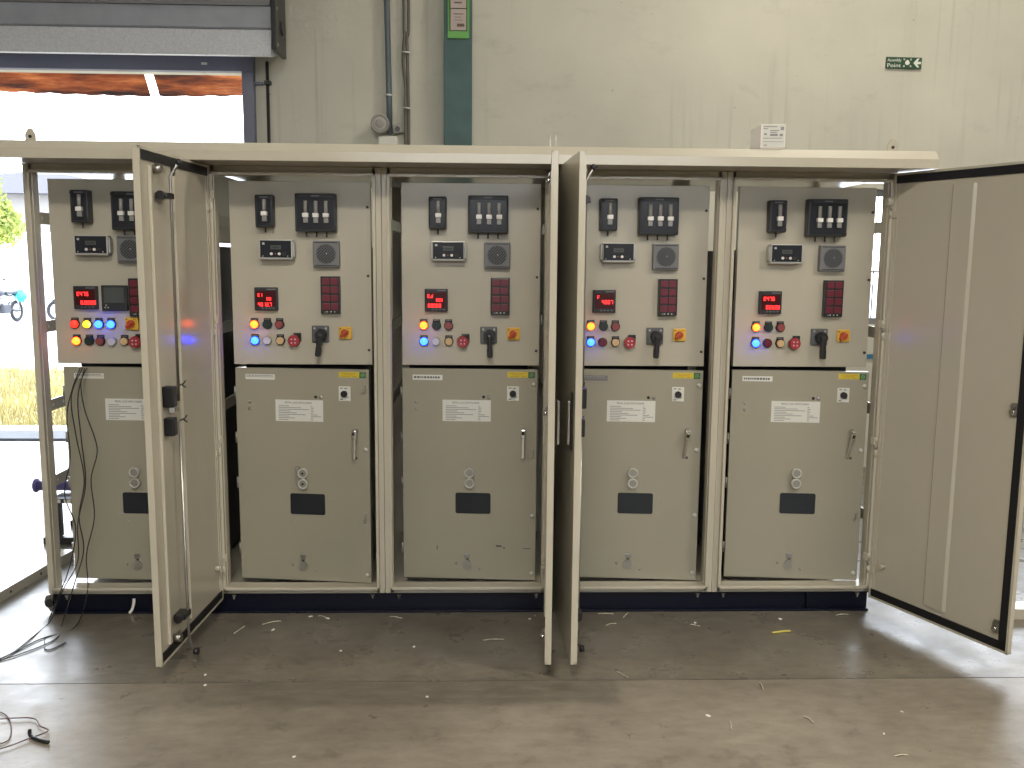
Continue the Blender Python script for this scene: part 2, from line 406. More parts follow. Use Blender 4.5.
# ------------------------------------------------------------------ wall fittings
q = MB(); q.cyl((0.362, 2.965, 0), 'z', 0.012, 3.02, 'dark_steel', n=10)
q.cyl((0.362, 2.965, 2.2), 'z', 0.016, 0.03, 'dark_steel', n=10)
for zz in (0.9, 1.8, 2.86): q.box(0.34, 0.384, 2.95, 3.0, zz, zz+0.025, 'dark_steel')
tag(q.build('conduit_pipe'), 'thin dark vertical conduit between the shutter jamb and the bare wall', 'pipe')
cp = empty('conduit_pipe', (1.245, 2.955, 2.5), 'thick blue-grey vertical pipe clamped to the wall above the second cabinet', 'pipe')
q = MB(); q.tube([(0.004, 0, 0.02), (0.002, 0, 0.3), (-0.004, 0, 0.7), (-0.012, 0, 1.2), (-0.02, 0, 3.6)], 0.0215, 'pipe_blue_grey', k=14); q.cyl((-0.0075, 0, 0.96), 'z', 0.027, 0.09, 'pipe_blue_grey', n=16)
q.build('pipe', cp)
for zz in (0.295, 0.98): 
    q = MB(); q.ring((-0.004, 0, zz), 'z', 0.0245, 0.006, 'white_plastic'); lab(q.build('clamp', cp), 'white pipe clamp')
cb = empty('power_cable', (1.376, 2.97, 2.5), 'pair of brown-grey cables strapped vertically down the wall beside the green column', 'cable')
for s in (-1, 1):
    q = MB(); q.tube([(s*0.012, 0, -0.5), (s*0.012, 0, 0.2), (s*0.009, 0, 0.35), (s*0.016-0.01, 0, 0.55), (s*0.009-0.004, 0, 0.74), (s*0.017, 0, 1.0), (s*0.012, 0, 3.6)], 0.011, 'cable_grey', smooth_path=True); q.build('cable', cb)
for zz in (0.205, 0.60):
    q = MB(); q.ring((-0.002, 0, zz), (0.12, 0, 1), 0.026, 0.005, 'white_plastic'); lab(q.build('cable_tie', cb), 'white cable tie')
bl = empty('bell', (1.188, 2.855, 2.578), 'round grey alarm bell on the wall behind the cabinet roof', 'bell')
q = MB(); q.cyl((0, 0, 0), 'y', 0.066, 0.07, 'fixture_grey', n=32); q.box(-0.05, -0.005, 0.06, 0.145, -0.03, 0.03, 'fixture_grey'); q.ring((0, 0, 0), 'y', 0.060, 0.008, 'fixture_grey'); q.build('body', bl)
q = MB(); q.cyl((0, -0.012, 0), 'y', 0.040, 0.02, 'silver_case', r2=0.046, n=32); q.sph((0, -0.012, 0), 0.034, 'fixture_grey', (1, 0.35, 1)); lab(q.build('dome', bl), 'paler domed centre')
jb = empty('junction_box', (1.308, 2.92, 2.555), 'small tilted grey junction box beside the wall bell', 'junction box')
M = Matrix.Rotation(-0.25, 4, 'Y')
q = MB(); q.box(-0.032, 0.032, 0, 0.08, -0.034, 0.034, 'fixture_grey', 0.006, M=M); q.build('housing', jb)
q = MB(); q.cyl((0.0, -0.006, -0.006), 'y', 0.020, 0.008, 'black_plastic', M=M); lab(q.build('opening', jb), 'dark cable opening')
q = MB(); q.box(1.17, 1.31, 2.92, 3.0, 2.43, 2.50, 'pale_block', 0.006); q.cyl((1.24, 2.96, 2.36), 'z', 0.02, 0.07, 'fixture_grey')
tag(q.build('socket_box'), 'cream rectangular socket box on the wall below the bell', 'socket')
# green plaque on the column
pq = empty('notice_plaque', (1.757, 2.866, 3.338), 'bright green notice holder with pink papers on the green column', 'notice')
q = MB(); q.box(-0.078, 0.078, 0, 0.015, -0.155, 0.155, 'plaque_green', 0.004); q.build('backboard', pq)
q = MB(); q.box(-0.064, 0.064, -0.003, 0, -0.105, 0.150, 'plaque_dark', 0.001); lab(q.build('sleeve', pq), 'dark inner frame')
for (z0, z1, ink) in ((0.052, 0.130, 0.5), (-0.10, 0.045, 1)):
    q = MB(); q.box(-0.056, 0.056, -0.006, -0.003, z0, z1, 'paper_pink')
    if ink == 1:
        q.box(-0.01, 0.042, -0.007, -0.006, -0.075, -0.055, 'paper_ink'); q.box(-0.035, 0.035, -0.007, -0.006, 0.008, 0.014, 'paper_ink')
        q.box(-0.03, 0.02, -0.007, -0.006, -0.012, -0.009, 'paper_ink'); q.box(-0.03, 0.03, -0.007, -0.006, -0.032, -0.029, 'paper_ink')
    else:
        q.box(-0.03, 0.025, -0.007, -0.006, 0.084, 0.094, 'paper_ink'); q.box(-0.04, -0.01, -0.007, -0.006, 0.11, 0.114, 'paper_ink')
    q.build('paper', pq)
# assembly point sign
sg = empty('assembly_sign', (5.075, 2.985, 3.087), 'small dark green sign reading Assembly Point with a left arrow', 'sign', None)
sg.scale = (0.95, 1, 0.84)
q = MB(); q.box(-0.142, 0.142, 0, 0.01, -0.048, 0.048, 'sign_green', 0.001, M=Matrix.Rotation(0.012, 4, 'Y')); q.build('plate', sg)
q = MB(); q.text('Assembly', -0.077, -0.002, 0.010, 0.038, 'sign_white', width=0.110); q.text('Point', -0.080, -0.002, -0.038, 0.046, 'sign_white', width=0.108)
lab(q.build('lettering', sg), 'white lettering')
q = MB()
q.sph((0.027, -0.001, 0), 0.019, 'sign_white', (1, 0.08, 1)); q.sph((0.027, -0.001, 0.016), 0.010, 'sign_white', (1, 0.15, 1))
for sx in (-1, 1):
    for sz in (-1, 1):
        q.prism([(0.027+sx*0.033, sz*0.036), (0.027+sx*0.018, sz*0.034), (0.027+sx*0.031, sz*0.021)], -0.003, 0, 'xz', 'sign_white')
        q.prism([(0.027+sx*0.022, sz*0.020), (0.027+sx*0.027, sz*0.025), (0.027+sx*0.031, sz*0.029), (0.027+sx*0.028, sz*0.031), (0.027+sx*0.019, sz*0.023)], -0.003, 0, 'xz', 'sign_white')
lab(q.build('pictogram', sg), 'white gathering pictogram')
q = MB()
q.prism([(0.075, 0), (0.105, 0.038), (0.122, 0.038), (0.105, 0.010), (0.135, 0.010), (0.135, -0.010), (0.105, -0.010), (0.122, -0.038), (0.105, -0.038)], -0.003, 0, 'xz', 'sign_white')
lab(q.build('arrow', sg), 'white arrow pointing left')

# ------------------------------------------------------------------ plinth and canopy
pl = empty('plinth', (0, 0, 0), 'dark navy steel plinth running under the whole row of cabinets', 'plinth')
q = MB()
q.box(0.0, 5*W-0.01, 0.045, 0.055, 0.0, 0.0935, 'navy_paint'); q.box(0.0, 5*W-0.01, 0.02, 0.055, 0.0, 0.010, 'navy_paint', 0.002); q.box(0.0, 5*W-0.01, 0.03, 0.10, 0.0845, 0.0935, 'navy_paint', 0.002)
q.box(0.0, 5*W-0.01, 0.95, 1.0, 0.0, 0.0935, 'navy_paint'); q.box(0.0, 0.05, 0.055, 0.95, 0.0, 0.0935, 'navy_paint'); q.box(5*W-0.06, 5*W-0.01, 0.055, 0.95, 0.0, 0.0935, 'navy_paint')
q.build('channel', pl)
for i in range(6):
    for dx in (0.06, -0.06):
        x = i*W+dx
        if 0.02 < x < 5*W-0.02:
            q = MB(); q.cyl((x, 0.037, 0.075), 'z', 0.009, 0.010, 'steel', n=6, smooth=False); q.cyl((x, 0.037, 0.062), 'z', 0.005, 0.014, 'steel', n=10); lab(q.build('bolt', pl), 'bright fixing bolt')
q = MB(); q.prism([(-0.005, 0.09), (-0.035, 0.08), (-0.045, 0.05), (-0.02, 0.008), (-0.005, 0.0)], 0.04, 0.13, 'xz', 'steel'); q.cyl((-0.02, 0.03, 0.045), 'y', 0.018, 0.012, 'dark_steel')
lab(q.build('lifting_bracket', pl), 'bare steel bracket at the left end')
for x in (3.45,):
    q = MB(); q.box(x, x+0.012, 0.028, 0.045, 0.01, 0.085, 'navy_paint'); q.build('rib', pl)

cn = empty('roof_canopy', (0, 0, 2.0), 'long cream folded steel roof canopy over the row of cabinets', 'canopy')
q = MB()
q.prism([(-0.20, -0.005), (-0.20, 0.032), (-0.165, 0.068), (0.42, 0.10), (1.005, 0.068), (1.04, 0.032), (1.04, -0.005)], -0.07, 5*W+0.068, 'yz', 'cream_paint')
q.build('roof_sheet', cn)
for (x, n) in ((0.04, 1), (2.235, 2), (3.708, 1)):
    for k in range(n):
        q = MB()
        xx = x if n == 1 else x-0.012+0.024*k
        q.prism([(-0.022, 0.075), (0.022, 0.075), (0.022, 0.112), (0.008, 0.135), (-0.008, 0.135), (-0.022, 0.112)], -0.003, 0.003, 'xz' if n == 1 else 'yz', 'cream_paint', M=Matrix.Translation((xx, 0.0, 0)))
        if n == 1:
            q.cyl((xx, -0.005, 0.102), 'y', 0.007, 0.01, 'gasket_rubber', n=12)
        lab(q.build('lifting_lug', cn), 'upright lifting lug with a hole')
# carton lying on the roof
ct = empty('carton', (3.140, -0.085, 2.0735), 'small white carton with a printed label lying on the roof canopy', 'carton', rz=-0.05)
ct.scale = (0.94, 0.94, 0.92)
M = Matrix.Rotation(0.0, 4, 'X')
q = MB(); q.box(-0.05, 0.058, -0.055, 0.14, 0.004, 0.108, 'box_white', 0.002); q.box(-0.046, 0.054, -0.05, 0.13, 0, 0.004, 'box_white'); q.build('body', ct)
q = MB(); q.box(-0.044, 0.054, -0.0565, -0.055, 0.010, 0.106, 'label_white')
for (a, b_, c, d) in ((-0.04, 0.02, 0.095, 0.099), (-0.04, -0.02, 0.086, 0.09), (0.036, 0.05, 0.082, 0.097), (-0.01, 0.03, 0.078, 0.082), (-0.01, 0.02, 0.07, 0.074), (-0.036, -0.024, 0.06, 0.068), (0.032, 0.046, 0.055, 0.066), (-0.04, 0.044, 0.045, 0.048), (-0.036, -0.022, 0.014, 0.018), (-0.01, 0.024, 0.056, 0.066), (-0.04, 0.05, 0.030, 0.032)):
    q.box(a, b_, -0.0573, -0.0565, c, d, 'label_grey_ink')
lab(q.build('shipping_label', ct), 'printed label with grey text blocks')

# ------------------------------------------------------------------ the switchgear cabinets
SEG = {'0': 'abcdef', '1': 'bc', '2': 'abged', '3': 'abgcd', '4': 'fgbc', '5': 'afgcd', '6': 'afgedc', '7': 'abc', '8': 'abcdefg', '9': 'abcfgd', 'E': 'afged', 'F': 'afge', 'd': 'bcdeg', '-': 'g', ' ': ''}
def digits(q, txt, x, y, z, h, m):
    w = h*0.55; t = h*0.15
    for ch in txt:
        if ch == '.':
            q.box(x-t*0.6, x+t*0.6, y-0.0008, y, z, z+t*1.1, m); x += w*0.25; continue
        S = SEG.get(ch, '')
        R = {'a': (0, w, h-t, h), 'd': (0, w, 0, t), 'g': (0, w, h/2-t/2, h/2+t/2), 'b': (w-t, w, h/2, h), 'c': (w-t, w, 0, h/2), 'f': (0, t, h/2, h), 'e': (0, t, 0, h/2)}
        for k in S:
            a, b_, c, d = R[k]; q.box(x+a, x+b_, y-0.0008, y, z+c, z+d, m)
        x += w*1.35

def fuse_box(par, x, z, n, y):
    w, h, d = (0.077, 0.140, 0.050) if n == 1 else (0.176, 0.164, 0.050)
    q = MB(); q.box(x-w/2, x+w/2, y-d, y, z-h/2, z+h/2, 'charcoal_plastic', 0.006)
    q.box(x-w/2+0.008, x+w/2-0.008, y-d-0.002, y-d, z-h/2+0.010, z+h/2-0.018, 'dark_face', 0.001)
    q.box(x-0.018, x+0.018, y-d-0.003, y-d, z+h/2-0.013, z+h/2-0.008, 'grey_plastic')
    for sx, sz in ((-1, 1), (1, -1)): q.cyl((x+sx*(w/2-0.010), y-d-0.006, z+sz*(h/2-0.012)), 'y', 0.008, 0.008, 'gasket_rubber', n=14)
    o = lab(q.build('fuse_box' if n == 3 else 'link_box', par), 'dark box with three pale fuse carriers' if n == 3 else 'narrow dark box with one pale link')
    for k in range(n):
        xx = x + (k-(n-1)/2)*0.044 + 0.004
        r = MB(); r.cyl((xx, y-d-0.008, z-0.002), 'z', 0.0085, 0.052, 'clear_tube', n=14); r.box(xx-0.010, xx+0.010, y-d-0.014, y-d-0.002, z-0.044, z-0.012, 'clear_tube', 0.002)
        r.box(xx-0.0125, xx+0.0125, y-d-0.022, y-d-0.002, z-0.020, z-0.002, 'white_plastic', 0.002)
        lab(r.build('fuse_carrier', o), 'pale fuse carrier with clear tube')
        r = MB(); r.cyl((xx-0.004, y-d*0.5, z-h/2-0.022), 'z', 0.0035, 0.023, 'dark_steel', n=8); r.build('terminal_pin', o)
    return o
def relay(par, x, z, y):
    q = MB(); q.box(x-0.070, x+0.072, y-0.046, y, z-0.042, z+0.044, 'silver_case', 0.004); q.box(x+0.072, x+0.080, y-0.040, y-0.006, z-0.030, z+0.034, 'silver_case', 0.003); q.box(x-0.078, x-0.070, y-0.040, y-0.006, z-0.030, z+0.034, 'silver_case', 0.003)
    o = lab(q.build('protection_relay', par), 'silver-cased protection relay with dark face')
    q = MB(); q.box(x-0.066, x+0.067, y-0.0485, y-0.046, z-0.033, z+0.040, 'dark_face', 0.001)
    q.box(x-0.057, x-0.047, y-0.050, y-0.0485, z+0.022, z+0.031, 'silver_case', 0.001)
    for sx in (-0.055, 0.052): q.cyl((x+sx, y-0.050, z-0.027), 'y', 0.0025, 0.002, 'silver_case', n=8)
    q.build('face_plate', o)
    q = MB(); q.box(x-0.022, x+0.024, y-0.050, y-0.0485, z+0.002, z+0.020, 'lcd', 0.0005); q.box(x-0.014, x+0.016, y-0.0505, y-0.050, z+0.008, z+0.013, 'black_plastic'); q.build('display', o)
    for sx in (-0.018, 0.016):
        q = MB(); q.cyl((x+sx, y-0.053, z-0.017), 'y', 0.006, 0.005, 'white_plastic', n=14); lab(q.build('push_key', o), 'round white key')
    q = MB(); q.cyl((x-0.001, y-0.051, z-0.017), 'y', 0.003, 0.003, 'dull_red', n=10); lab(q.build('indicator_dot', o), 'small red dot')
    q = MB(); q.box(x+0.026, x+0.045, y-0.051, y-0.0485, z-0.024, z-0.011, 'gasket_rubber', 0.001); lab(q.build('port', o), 'black port')
def buzzer(par, x, z, y):
    q = MB(); q.box(x-0.058, x+0.058, y-0.03, y, z-0.058, z+0.058, 'grey_plastic', 0.005)
    for sz in (-0.052, 0.048): q.box(x-0.05, x+0.05, y-0.0308, y-0.030, z+sz, z+sz+0.004, 'charcoal_plastic')
    o = lab(q.build('buzzer', par), 'square grey buzzer with round ribbed grille')
    q = MB(); q.cyl((x, y-0.033, z+0.001), 'y', 0.043, 0.004, 'mid_grey', n=36)
    for k in range(-4, 5):
        L = math.sqrt(max(0, 0.040**2-(k*0.009)**2))
        M = Matrix.Translation((x, 0, z)) @ Matrix.Rotation(-PI/4, 4, 'Y') @ Matrix.Translation((0, 0, k*0.009))
        q.box(-L, L, y-0.0345, y-0.032, -0.0022, 0.0022, 'charcoal_plastic', M=M)
    q.cyl((x+0.003, y-0.036, z+0.002), 'y', 0.0025, 0.003, 'silver_case', n=8); q.build('grille', o)
def meter(par, x, z, y, lines):
    q = MB(); q.box(x-0.051, x+0.051, y-0.022, y, z-0.051, z+0.051, 'charcoal_plastic', 0.004)
    q.box(x+0.004, x+0.044, y-0.0226, y-0.022, z+0.041, z+0.045, 'grey_plastic')
    for k in range(4): q.box(x-0.02+k*0.016, x-0.01+k*0.016, y-0.0232, y-0.022, z-0.044, z-0.037, 'mid_grey', 0.001)
    o = lab(q.build('digital_meter', par), 'square black meter with red digits')
    q = MB(); q.box(x-0.042, x+0.043, y-0.0235, y-0.022, z-0.033, z+0.036, 'led_backing', 0.001); q.build('display_window', o)
    q = MB()
    for (t, dx, dz, h) in lines: digits(q, t, x+dx*0.95, y-0.0236, z+dz, h*0.68, 'led_red')
    lab(q.build('digits', o), 'glowing red digits')
def annunciator(par, x, z, y):
    q = MB(); q.box(x-0.042, x+0.042, y-0.03, y, z-0.083, z+0.082, 'black_plastic', 0.003)
    for k in range(3): q.cyl((x-0.014+k*0.016, y-0.032, z-0.074), 'y', 0.0035, 0.003, 'silver_case', n=10)
    q.box(x-0.028, x-0.018, y-0.0308, y-0.03, z-0.078, z-0.072, 'grey_plastic')
    o = lab(q.build('annunciator', par), 'tall black annunciator with eight dark red windows')
    for r_ in range(4):
        for c in range(2):
            xx = x-0.0185+c*0.037; zz = z+0.060-r_*0.037
            q = MB(); q.box(xx-0.0160, xx+0.0160, y-0.033, y-0.03, zz-0.0145, zz+0.0145, 'ann_red', 0.002); lab(q.build('alarm_window', o), 'dark red window')
def pilot(par, x, z, y, lens, name, txt, legend=True, dome=True):
    q = MB()
    if legend: q.box(x-0.0165, x+0.0165, y-0.006, y, z-0.012, z+0.028, 'black_plastic', 0.003)
    q.cyl((x, y-0.012, z), 'y', 0.0205, 0.012, 'black_plastic' if lens not in ('lilac_lens',) else 'dull_zinc', n=28)
    o = lab(q.build(name, par), txt)
    q = MB()
    if dome: q.cyl((x, y-0.020, z), 'y', 0.0155, 0.009, lens, r2=0.0175, n=28); q.sph((x, y-0.020, z), 0.0155, lens, (1, 0.45, 1), n=20)
    else: q.cyl((x, y-0.020, z), 'y', 0.0160, 0.009, lens, r2=0.0170, n=28)
    q.build('lens' if name == 'pilot_lamp' else 'button_cap', o)
    if legend:
        q = MB(); q.box(x-0.012, x+0.012, y-0.0068, y-0.006, z+0.021, z+0.0235, 'grey_plastic'); q.build('legend_text', o)
def estop(par, x, z, y):
    q = MB(); q.box(x-0.005, x+0.030, y-0.006, y, z-0.005, z+0.034, 'black_plastic', 0.003); q.cyl((x, y-0.02, z), 'y', 0.019, 0.02, 'black_plastic', n=24)
    o = lab(q.build('emergency_button', par), 'large red mushroom button with four white dots')
    q = MB(); q.cyl((x, y-0.034, z), 'y', 0.024, 0.014, 'red_plastic', r2=0.027, n=32)
    for k in range(4):
        a = PI/4+k*PI/2; q.cyl((x+0.011*math.cos(a), y-0.0355, z+0.011*math.sin(a)), 'y', 0.0035, 0.002, 'lilac_lens', n=10)
    q.build('mushroom_head', o)
def grip(par, x, z, y, ang):
    q = MB(); q.box(x-0.038, x+0.038, y-0.012, y, z-0.036, z+0.040, 'mid_grey', 0.005)
    for sx in (-1, 1): q.box(x+sx*0.025-0.004, x+sx*0.025+0.004, y-0.0128, y-0.012, z+0.024, z+0.032, 'silver_case')
    o = lab(q.build('control_switch', par), 'square grey control switch with black pistol grip')
    q = MB(); T = Matrix.Translation((x+0.004, 0, z)) @ Matrix.Rotation(ang, 4, 'Y')
    q.cyl((x+0.004, y-0.045, z), 'y', 0.024, 0.034, 'black_plastic', r2=0.027, n=28)
    q.box(-0.011, 0.011, y-0.062, y-0.03, -0.095, 0.006, 'black_plastic', 0.006, M=T); q.box(-0.013, 0.013, y-0.058, y-0.034, -0.092, -0.05, 'black_plastic', 0.006, M=T)
    q.build('pistol_grip', o)
def isolator(par, x, z, y):
    q = MB(); q.box(x-0.029, x+0.029, y-0.012, y, z-0.028, z+0.028, 'yellow_plastic', 0.004)
    o = lab(q.build('isolator_switch', par), 'square yellow switch with red rotary knob')
    q = MB(); T = Matrix.Translation((x-0.002, 0, z)) @ Matrix.Rotation(-0.75, 4, 'Y')
    q.cyl((x-0.002, y-0.022, z), 'y', 0.017, 0.011, 'red_knob', n=24); q.box(-0.024, 0.016, y-0.032, y-0.014, -0.0075, 0.0075, 'red_knob', 0.004, M=T)
    q.build('rotary_knob', o)
    q = MB(); q.cyl((x-0.021, y-0.0126, z+0.019), 'y', 0.003, 0.001, 'dark_steel', n=8); q.box(x+0.008, x+0.022, y-0.0126, y-0.012, z+0.019, z+0.022, 'sticker_ink'); q.build('marking', o)

def inner_door(par, i, ang, dx):
    # hinged breaker compartment door: local x from its hinge, z absolute
    hx = 0.076+dx
    d = bpy.data.objects.new('compartment_door', None)
    w, zb, zt = 0.613, 0.133, 1.116
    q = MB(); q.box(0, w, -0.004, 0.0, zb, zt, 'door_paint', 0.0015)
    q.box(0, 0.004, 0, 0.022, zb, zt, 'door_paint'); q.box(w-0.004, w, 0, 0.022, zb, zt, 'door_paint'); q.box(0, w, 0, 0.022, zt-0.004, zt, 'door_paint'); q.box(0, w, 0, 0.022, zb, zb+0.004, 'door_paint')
    # scuffs of worn paint belong to this one sheet
    if i == 2:
        for (a, b_, c, e) in ((0.430, 0.455, 0.290, 0.297), (0.462, 0.472, 0.283, 0.288), (0.555, 0.59, 0.283, 0.286), (0.155, 0.159, 0.27, 0.29)): q.box(a, b_, -0.0046, -0.004, c, e, 'dark_steel')
    d = lab(q.build('compartment_door', par, (hx, 0.128, 0), (0, 0, -ang)), 'plain lower compartment door, slightly ajar')
    y = -0.004
    X = lambda v: v-0.076
    def sub(q, name, t=None):
        o = q.build(name, d)
        if t: lab(o, t)
        return o
    # hinges on the left edge
    for zz in (0.98, 0.77, 0.56, 0.25):
        q = MB(); q.cyl((-0.006, 0.004, zz), 'z', 0.006, 0.05, 'dull_zinc', n=12); sub(q, 'hinge')
    # name strip
    q = MB(); q.box(X(0.191)-0.068, X(0.191)+0.068, y-0.001, y, 1.064, 1.088, 'label_white' if i != 3 else 'grey_plastic')
    if i in (0, 1, 3):
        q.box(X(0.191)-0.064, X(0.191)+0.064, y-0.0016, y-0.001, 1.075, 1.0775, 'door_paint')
        random.seed(i); xx = X(0.191)-0.064
        while xx < X(0.191)+0.055:
            l = random.uniform(0.006, 0.014); q.box(xx, xx+l, y-0.0016, y-0.001, 1.080, 1.085, 'label_grey_ink'); xx += l+0.003
    else:
        xx = X(0.191)-0.062
        random.seed(i)
        while xx < X(0.191)+0.052:
            l = random.uniform(0.005, 0.012); q.box(xx, xx+l, y-0.0016, y-0.001, 1.072, 1.081, 'label_ink'); xx += l+0.003
    sub(q, 'name_strip', 'white printed name strip')
    # two small bolts, drilled hole, lock
    for zz in (0.962, 0.930):
        q = MB(); q.sph((X(0.139), y-0.001, zz), 0.0065, 'steel', (1, 0.6, 1)); sub(q, 'bolt')
    q = MB(); q.cyl((X(0.446), y-0.002, 0.990), 'y', 0.007, 0.002, 'gasket_rubber', n=14); sub(q, 'drilled_hole', 'small black hole')
    q = MB(); q.sph((X(0.470), y-0.002, 0.990), 0.008, 'steel', (1, 0.7, 1)); sub(q, 'bolt')
    # rating plate
    px, pz = X(0.369), 0.926
    q = MB(); q.box(px-0.110, px+0.110, y-0.0015, y, pz-0.049, pz+0.049, 'label_white', 0.0005)
    q.text('METAL CLAD SWITCHGEAR', px-0.004, y-0.0018, pz+0.032, 0.0125, 'label_ink', width=0.124)
    L = [0.05, 0.105, 0.14, 0.055, 0.085, 0.125, 0.05, 0.075, 0.045]
    for k, l in enumerate(L):
        zz = pz+0.021-k*0.0078; q.box(px-0.096, px-0.096+l, y-0.0019, y-0.0015, zz-0.0016, zz+0.0016, 'label_grey_ink')
        l2 = [0.008, 0.014, 0.012, 0.014, 0.010, 0.030, 0.048, 0.010, 0.010][k]
        q.box(px+0.053, px+0.053+l2, y-0.0019, y-0.0015, zz-0.0016, zz+0.0016, 'label_grey_ink')
    sub(q, 'rating_plate', 'white rating plate with rows of small print')
    # sticker
    sx = 0.615
    q = MB(); q.box(X(sx)-0.062, X(sx)+0.032, y-0.001, y, 1.081, 1.106, 'sticker_yellow'); q.box(X(sx)+0.032, X(sx)+0.062, y-0.001, y, 1.079, 1.106, 'sticker_green')
    for (a, b_, c) in ((-0.05, 0.02, 1.099), (-0.04, 0.01, 1.092), (-0.05, -0.01, 1.085), (0.0, 0.02, 1.085)): q.box(X(sx)+a, X(sx)+b_, y-0.0014, y-0.001, c, c+0.0025, 'sticker_ink')
    q.ring((X(sx)+0.047, y-0.001, 1.092), 'y', 0.008, 0.0012, 'label_grey_ink', n=14, k=4); q.box(X(sx)+0.043, X(sx)+0.052, y-0.0015, y-0.001, 1.089, 1.095, 'plaque_green')
    sub(q, 'sticker', 'yellow and green sticker')
    # selector with white plate
    kx, kz = X(0.579), 1.008
    q = MB(); q.box(kx-0.027, kx+0.027, y-0.003, y, kz-0.033, kz+0.033, 'label_white', 0.002); q.cyl((kx, y-0.018, kz), 'y', 0.0145, 0.016, 'black_plastic', n=24)
    for (a, c) in ((-0.014, 0.025), (0.006, 0.024), (-0.014, -0.026)): q.box(kx+a-0.006, kx+a+0.006, y-0.0035, y-0.003, kz+c-0.002, kz+c+0.002, 'label_ink')
    q.box(kx+0.008, kx+0.018, y-0.0035, y-0.003, kz-0.018, kz-0.012, 'label_grey_ink')
    sub(q, 'selector_switch', 'white plate with round black knob')
    # swing handle
    hxx, hz = X(0.628), 0.79
    tilt = [0.0, 0.04, 0.0, 0.10, 0.12][i]
    T = Matrix.Translation((hxx, 0, hz+0.05)) @ Matrix.Rotation(tilt, 4, 'Y') @ Matrix.Rotation([0, 0.05, 0.05, 0.3, 0.3][i], 4, 'X')
    q = MB(); q.cyl((hxx, y-0.03, hz+0.05), 'y', 0.011, 0.03, 'chrome', n=18)
    q.box(-0.011, 0.011, -0.048, -0.024, -0.03, 0.012, 'chrome', 0.005, M=T); q.box(-0.008, 0.008, -0.044, -0.030, -0.125, -0.02, 'chrome', 0.004, M=T)
    q.box(-0.006, 0.006, -0.0485, -0.047, -0.012, 0.004, 'gasket_rubber', M=T)
    q.cyl((hxx, y-0.0015, hz-0.075), 'y', 0.006, 0.0015, 'dark_steel', n=12)
    sub(q, 'door_handle', 'chrome swing handle')
    # twin key discs
    for zz, ox in ((0.642, 0.0), (0.593, 0.0)):
        q = MB(); dxx = X(0.384)+ox
        q.cyl((dxx, y-0.022, zz), 'y', 0.0235, 0.022, 'bright_zinc', r2=0.020, n=30); q.ring((dxx, y-0.022, zz), 'y', 0.020, 0.003, 'bright_zinc'); q.cyl((dxx, y-0.0235, zz), 'y', 0.016, 0.002, 'dull_zinc', n=24)
        if i == 1:
            q.cyl((dxx, y-0.026, zz), 'y', 0.005, 0.003, 'gasket_rubber', n=12); q.box(dxx-0.036, dxx-0.018, y-0.02, y-0.002, zz+0.005, zz+0.03, 'dull_zinc', 0.004)
        sub(q, 'key_cap', 'round metal key cap')
    # viewing window
    vx, vz = X(0.399), 0.495
    q = MB()
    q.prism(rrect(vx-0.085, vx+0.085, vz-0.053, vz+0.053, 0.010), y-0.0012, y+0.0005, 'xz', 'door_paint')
    q.prism(rrect(vx-0.081, vx+0.081, vz-0.049, vz+0.049, 0.009), y-0.0024, y, 'xz', 'window_dark')
    sub(q, 'viewing_window', 'dark glass viewing window')
    for (a, c) in ((0.505, 0.522), (0.505, 0.447), (0.300, 0.444), (0.34, 0.415)):
        q = MB(); q.sph((X(a), y, c), 0.0035 if i else 0.0055, 'dull_zinc' if i else 'steel', (1, 0.5, 1), n=10); sub(q, 'screw')
    # charging socket cover with hanging disc
    cx, cz = X(0.372), 0.205
    q = MB(); q.box(cx-0.013, cx+0.013, y-0.006, y, cz+0.030, cz+0.050, 'steel', 0.002); q.box(cx-0.006, cx+0.006, y-0.004, y, cz+0.01, cz+0.034, 'dull_zinc')
    q.cyl((cx, y-0.005, cz-0.005), 'y', 0.0215, 0.005, 'dull_zinc', n=28); q.cyl((cx+0.001, y-0.008, cz+0.024), 'y', 0.004, 0.003, 'gasket_rubber', n=10)
    sub(q, 'socket_cover', 'round hanging metal socket cover')
    for (a, c) in ((0.321, 0.206), (0.428, 0.180)):
        q = MB(); q.sph((X(a), y-0.001, c), 0.0065, 'dull_zinc', (1, 0.6, 1), n=12); sub(q, 'screw')
    # dome bolts on the free edge
    zl = {0: (0.755, 0.169), 1: (0.755, 0.169), 2: (1.050, 0.440, 0.165), 3: (1.050, 0.752, 0.445, 0.169), 4: (1.050, 0.752, 0.169)}[i]
    for zz in zl:
        q = MB(); q.sph((X(0.672), y-0.002, zz), 0.0105, 'bright_zinc', (1, 0.7, 1), n=14); sub(q, 'dome_bolt', 'bright dome bolt')
    for zz in {0: (), 1: (1.03, 0.438), 2: (0.735,), 3: (), 4: (0.438,)}[i]:
        q = MB(); q.box(X(0.664), X(0.674), y-0.008, y, zz-0.02, zz+0.02, 'dull_zinc', 0.003); q.cyl((X(0.664), y-0.012, zz-0.014), 'y', 0.006, 0.01, 'steel', n=10); sub(q, 'latch', 'small metal latch')
    return d

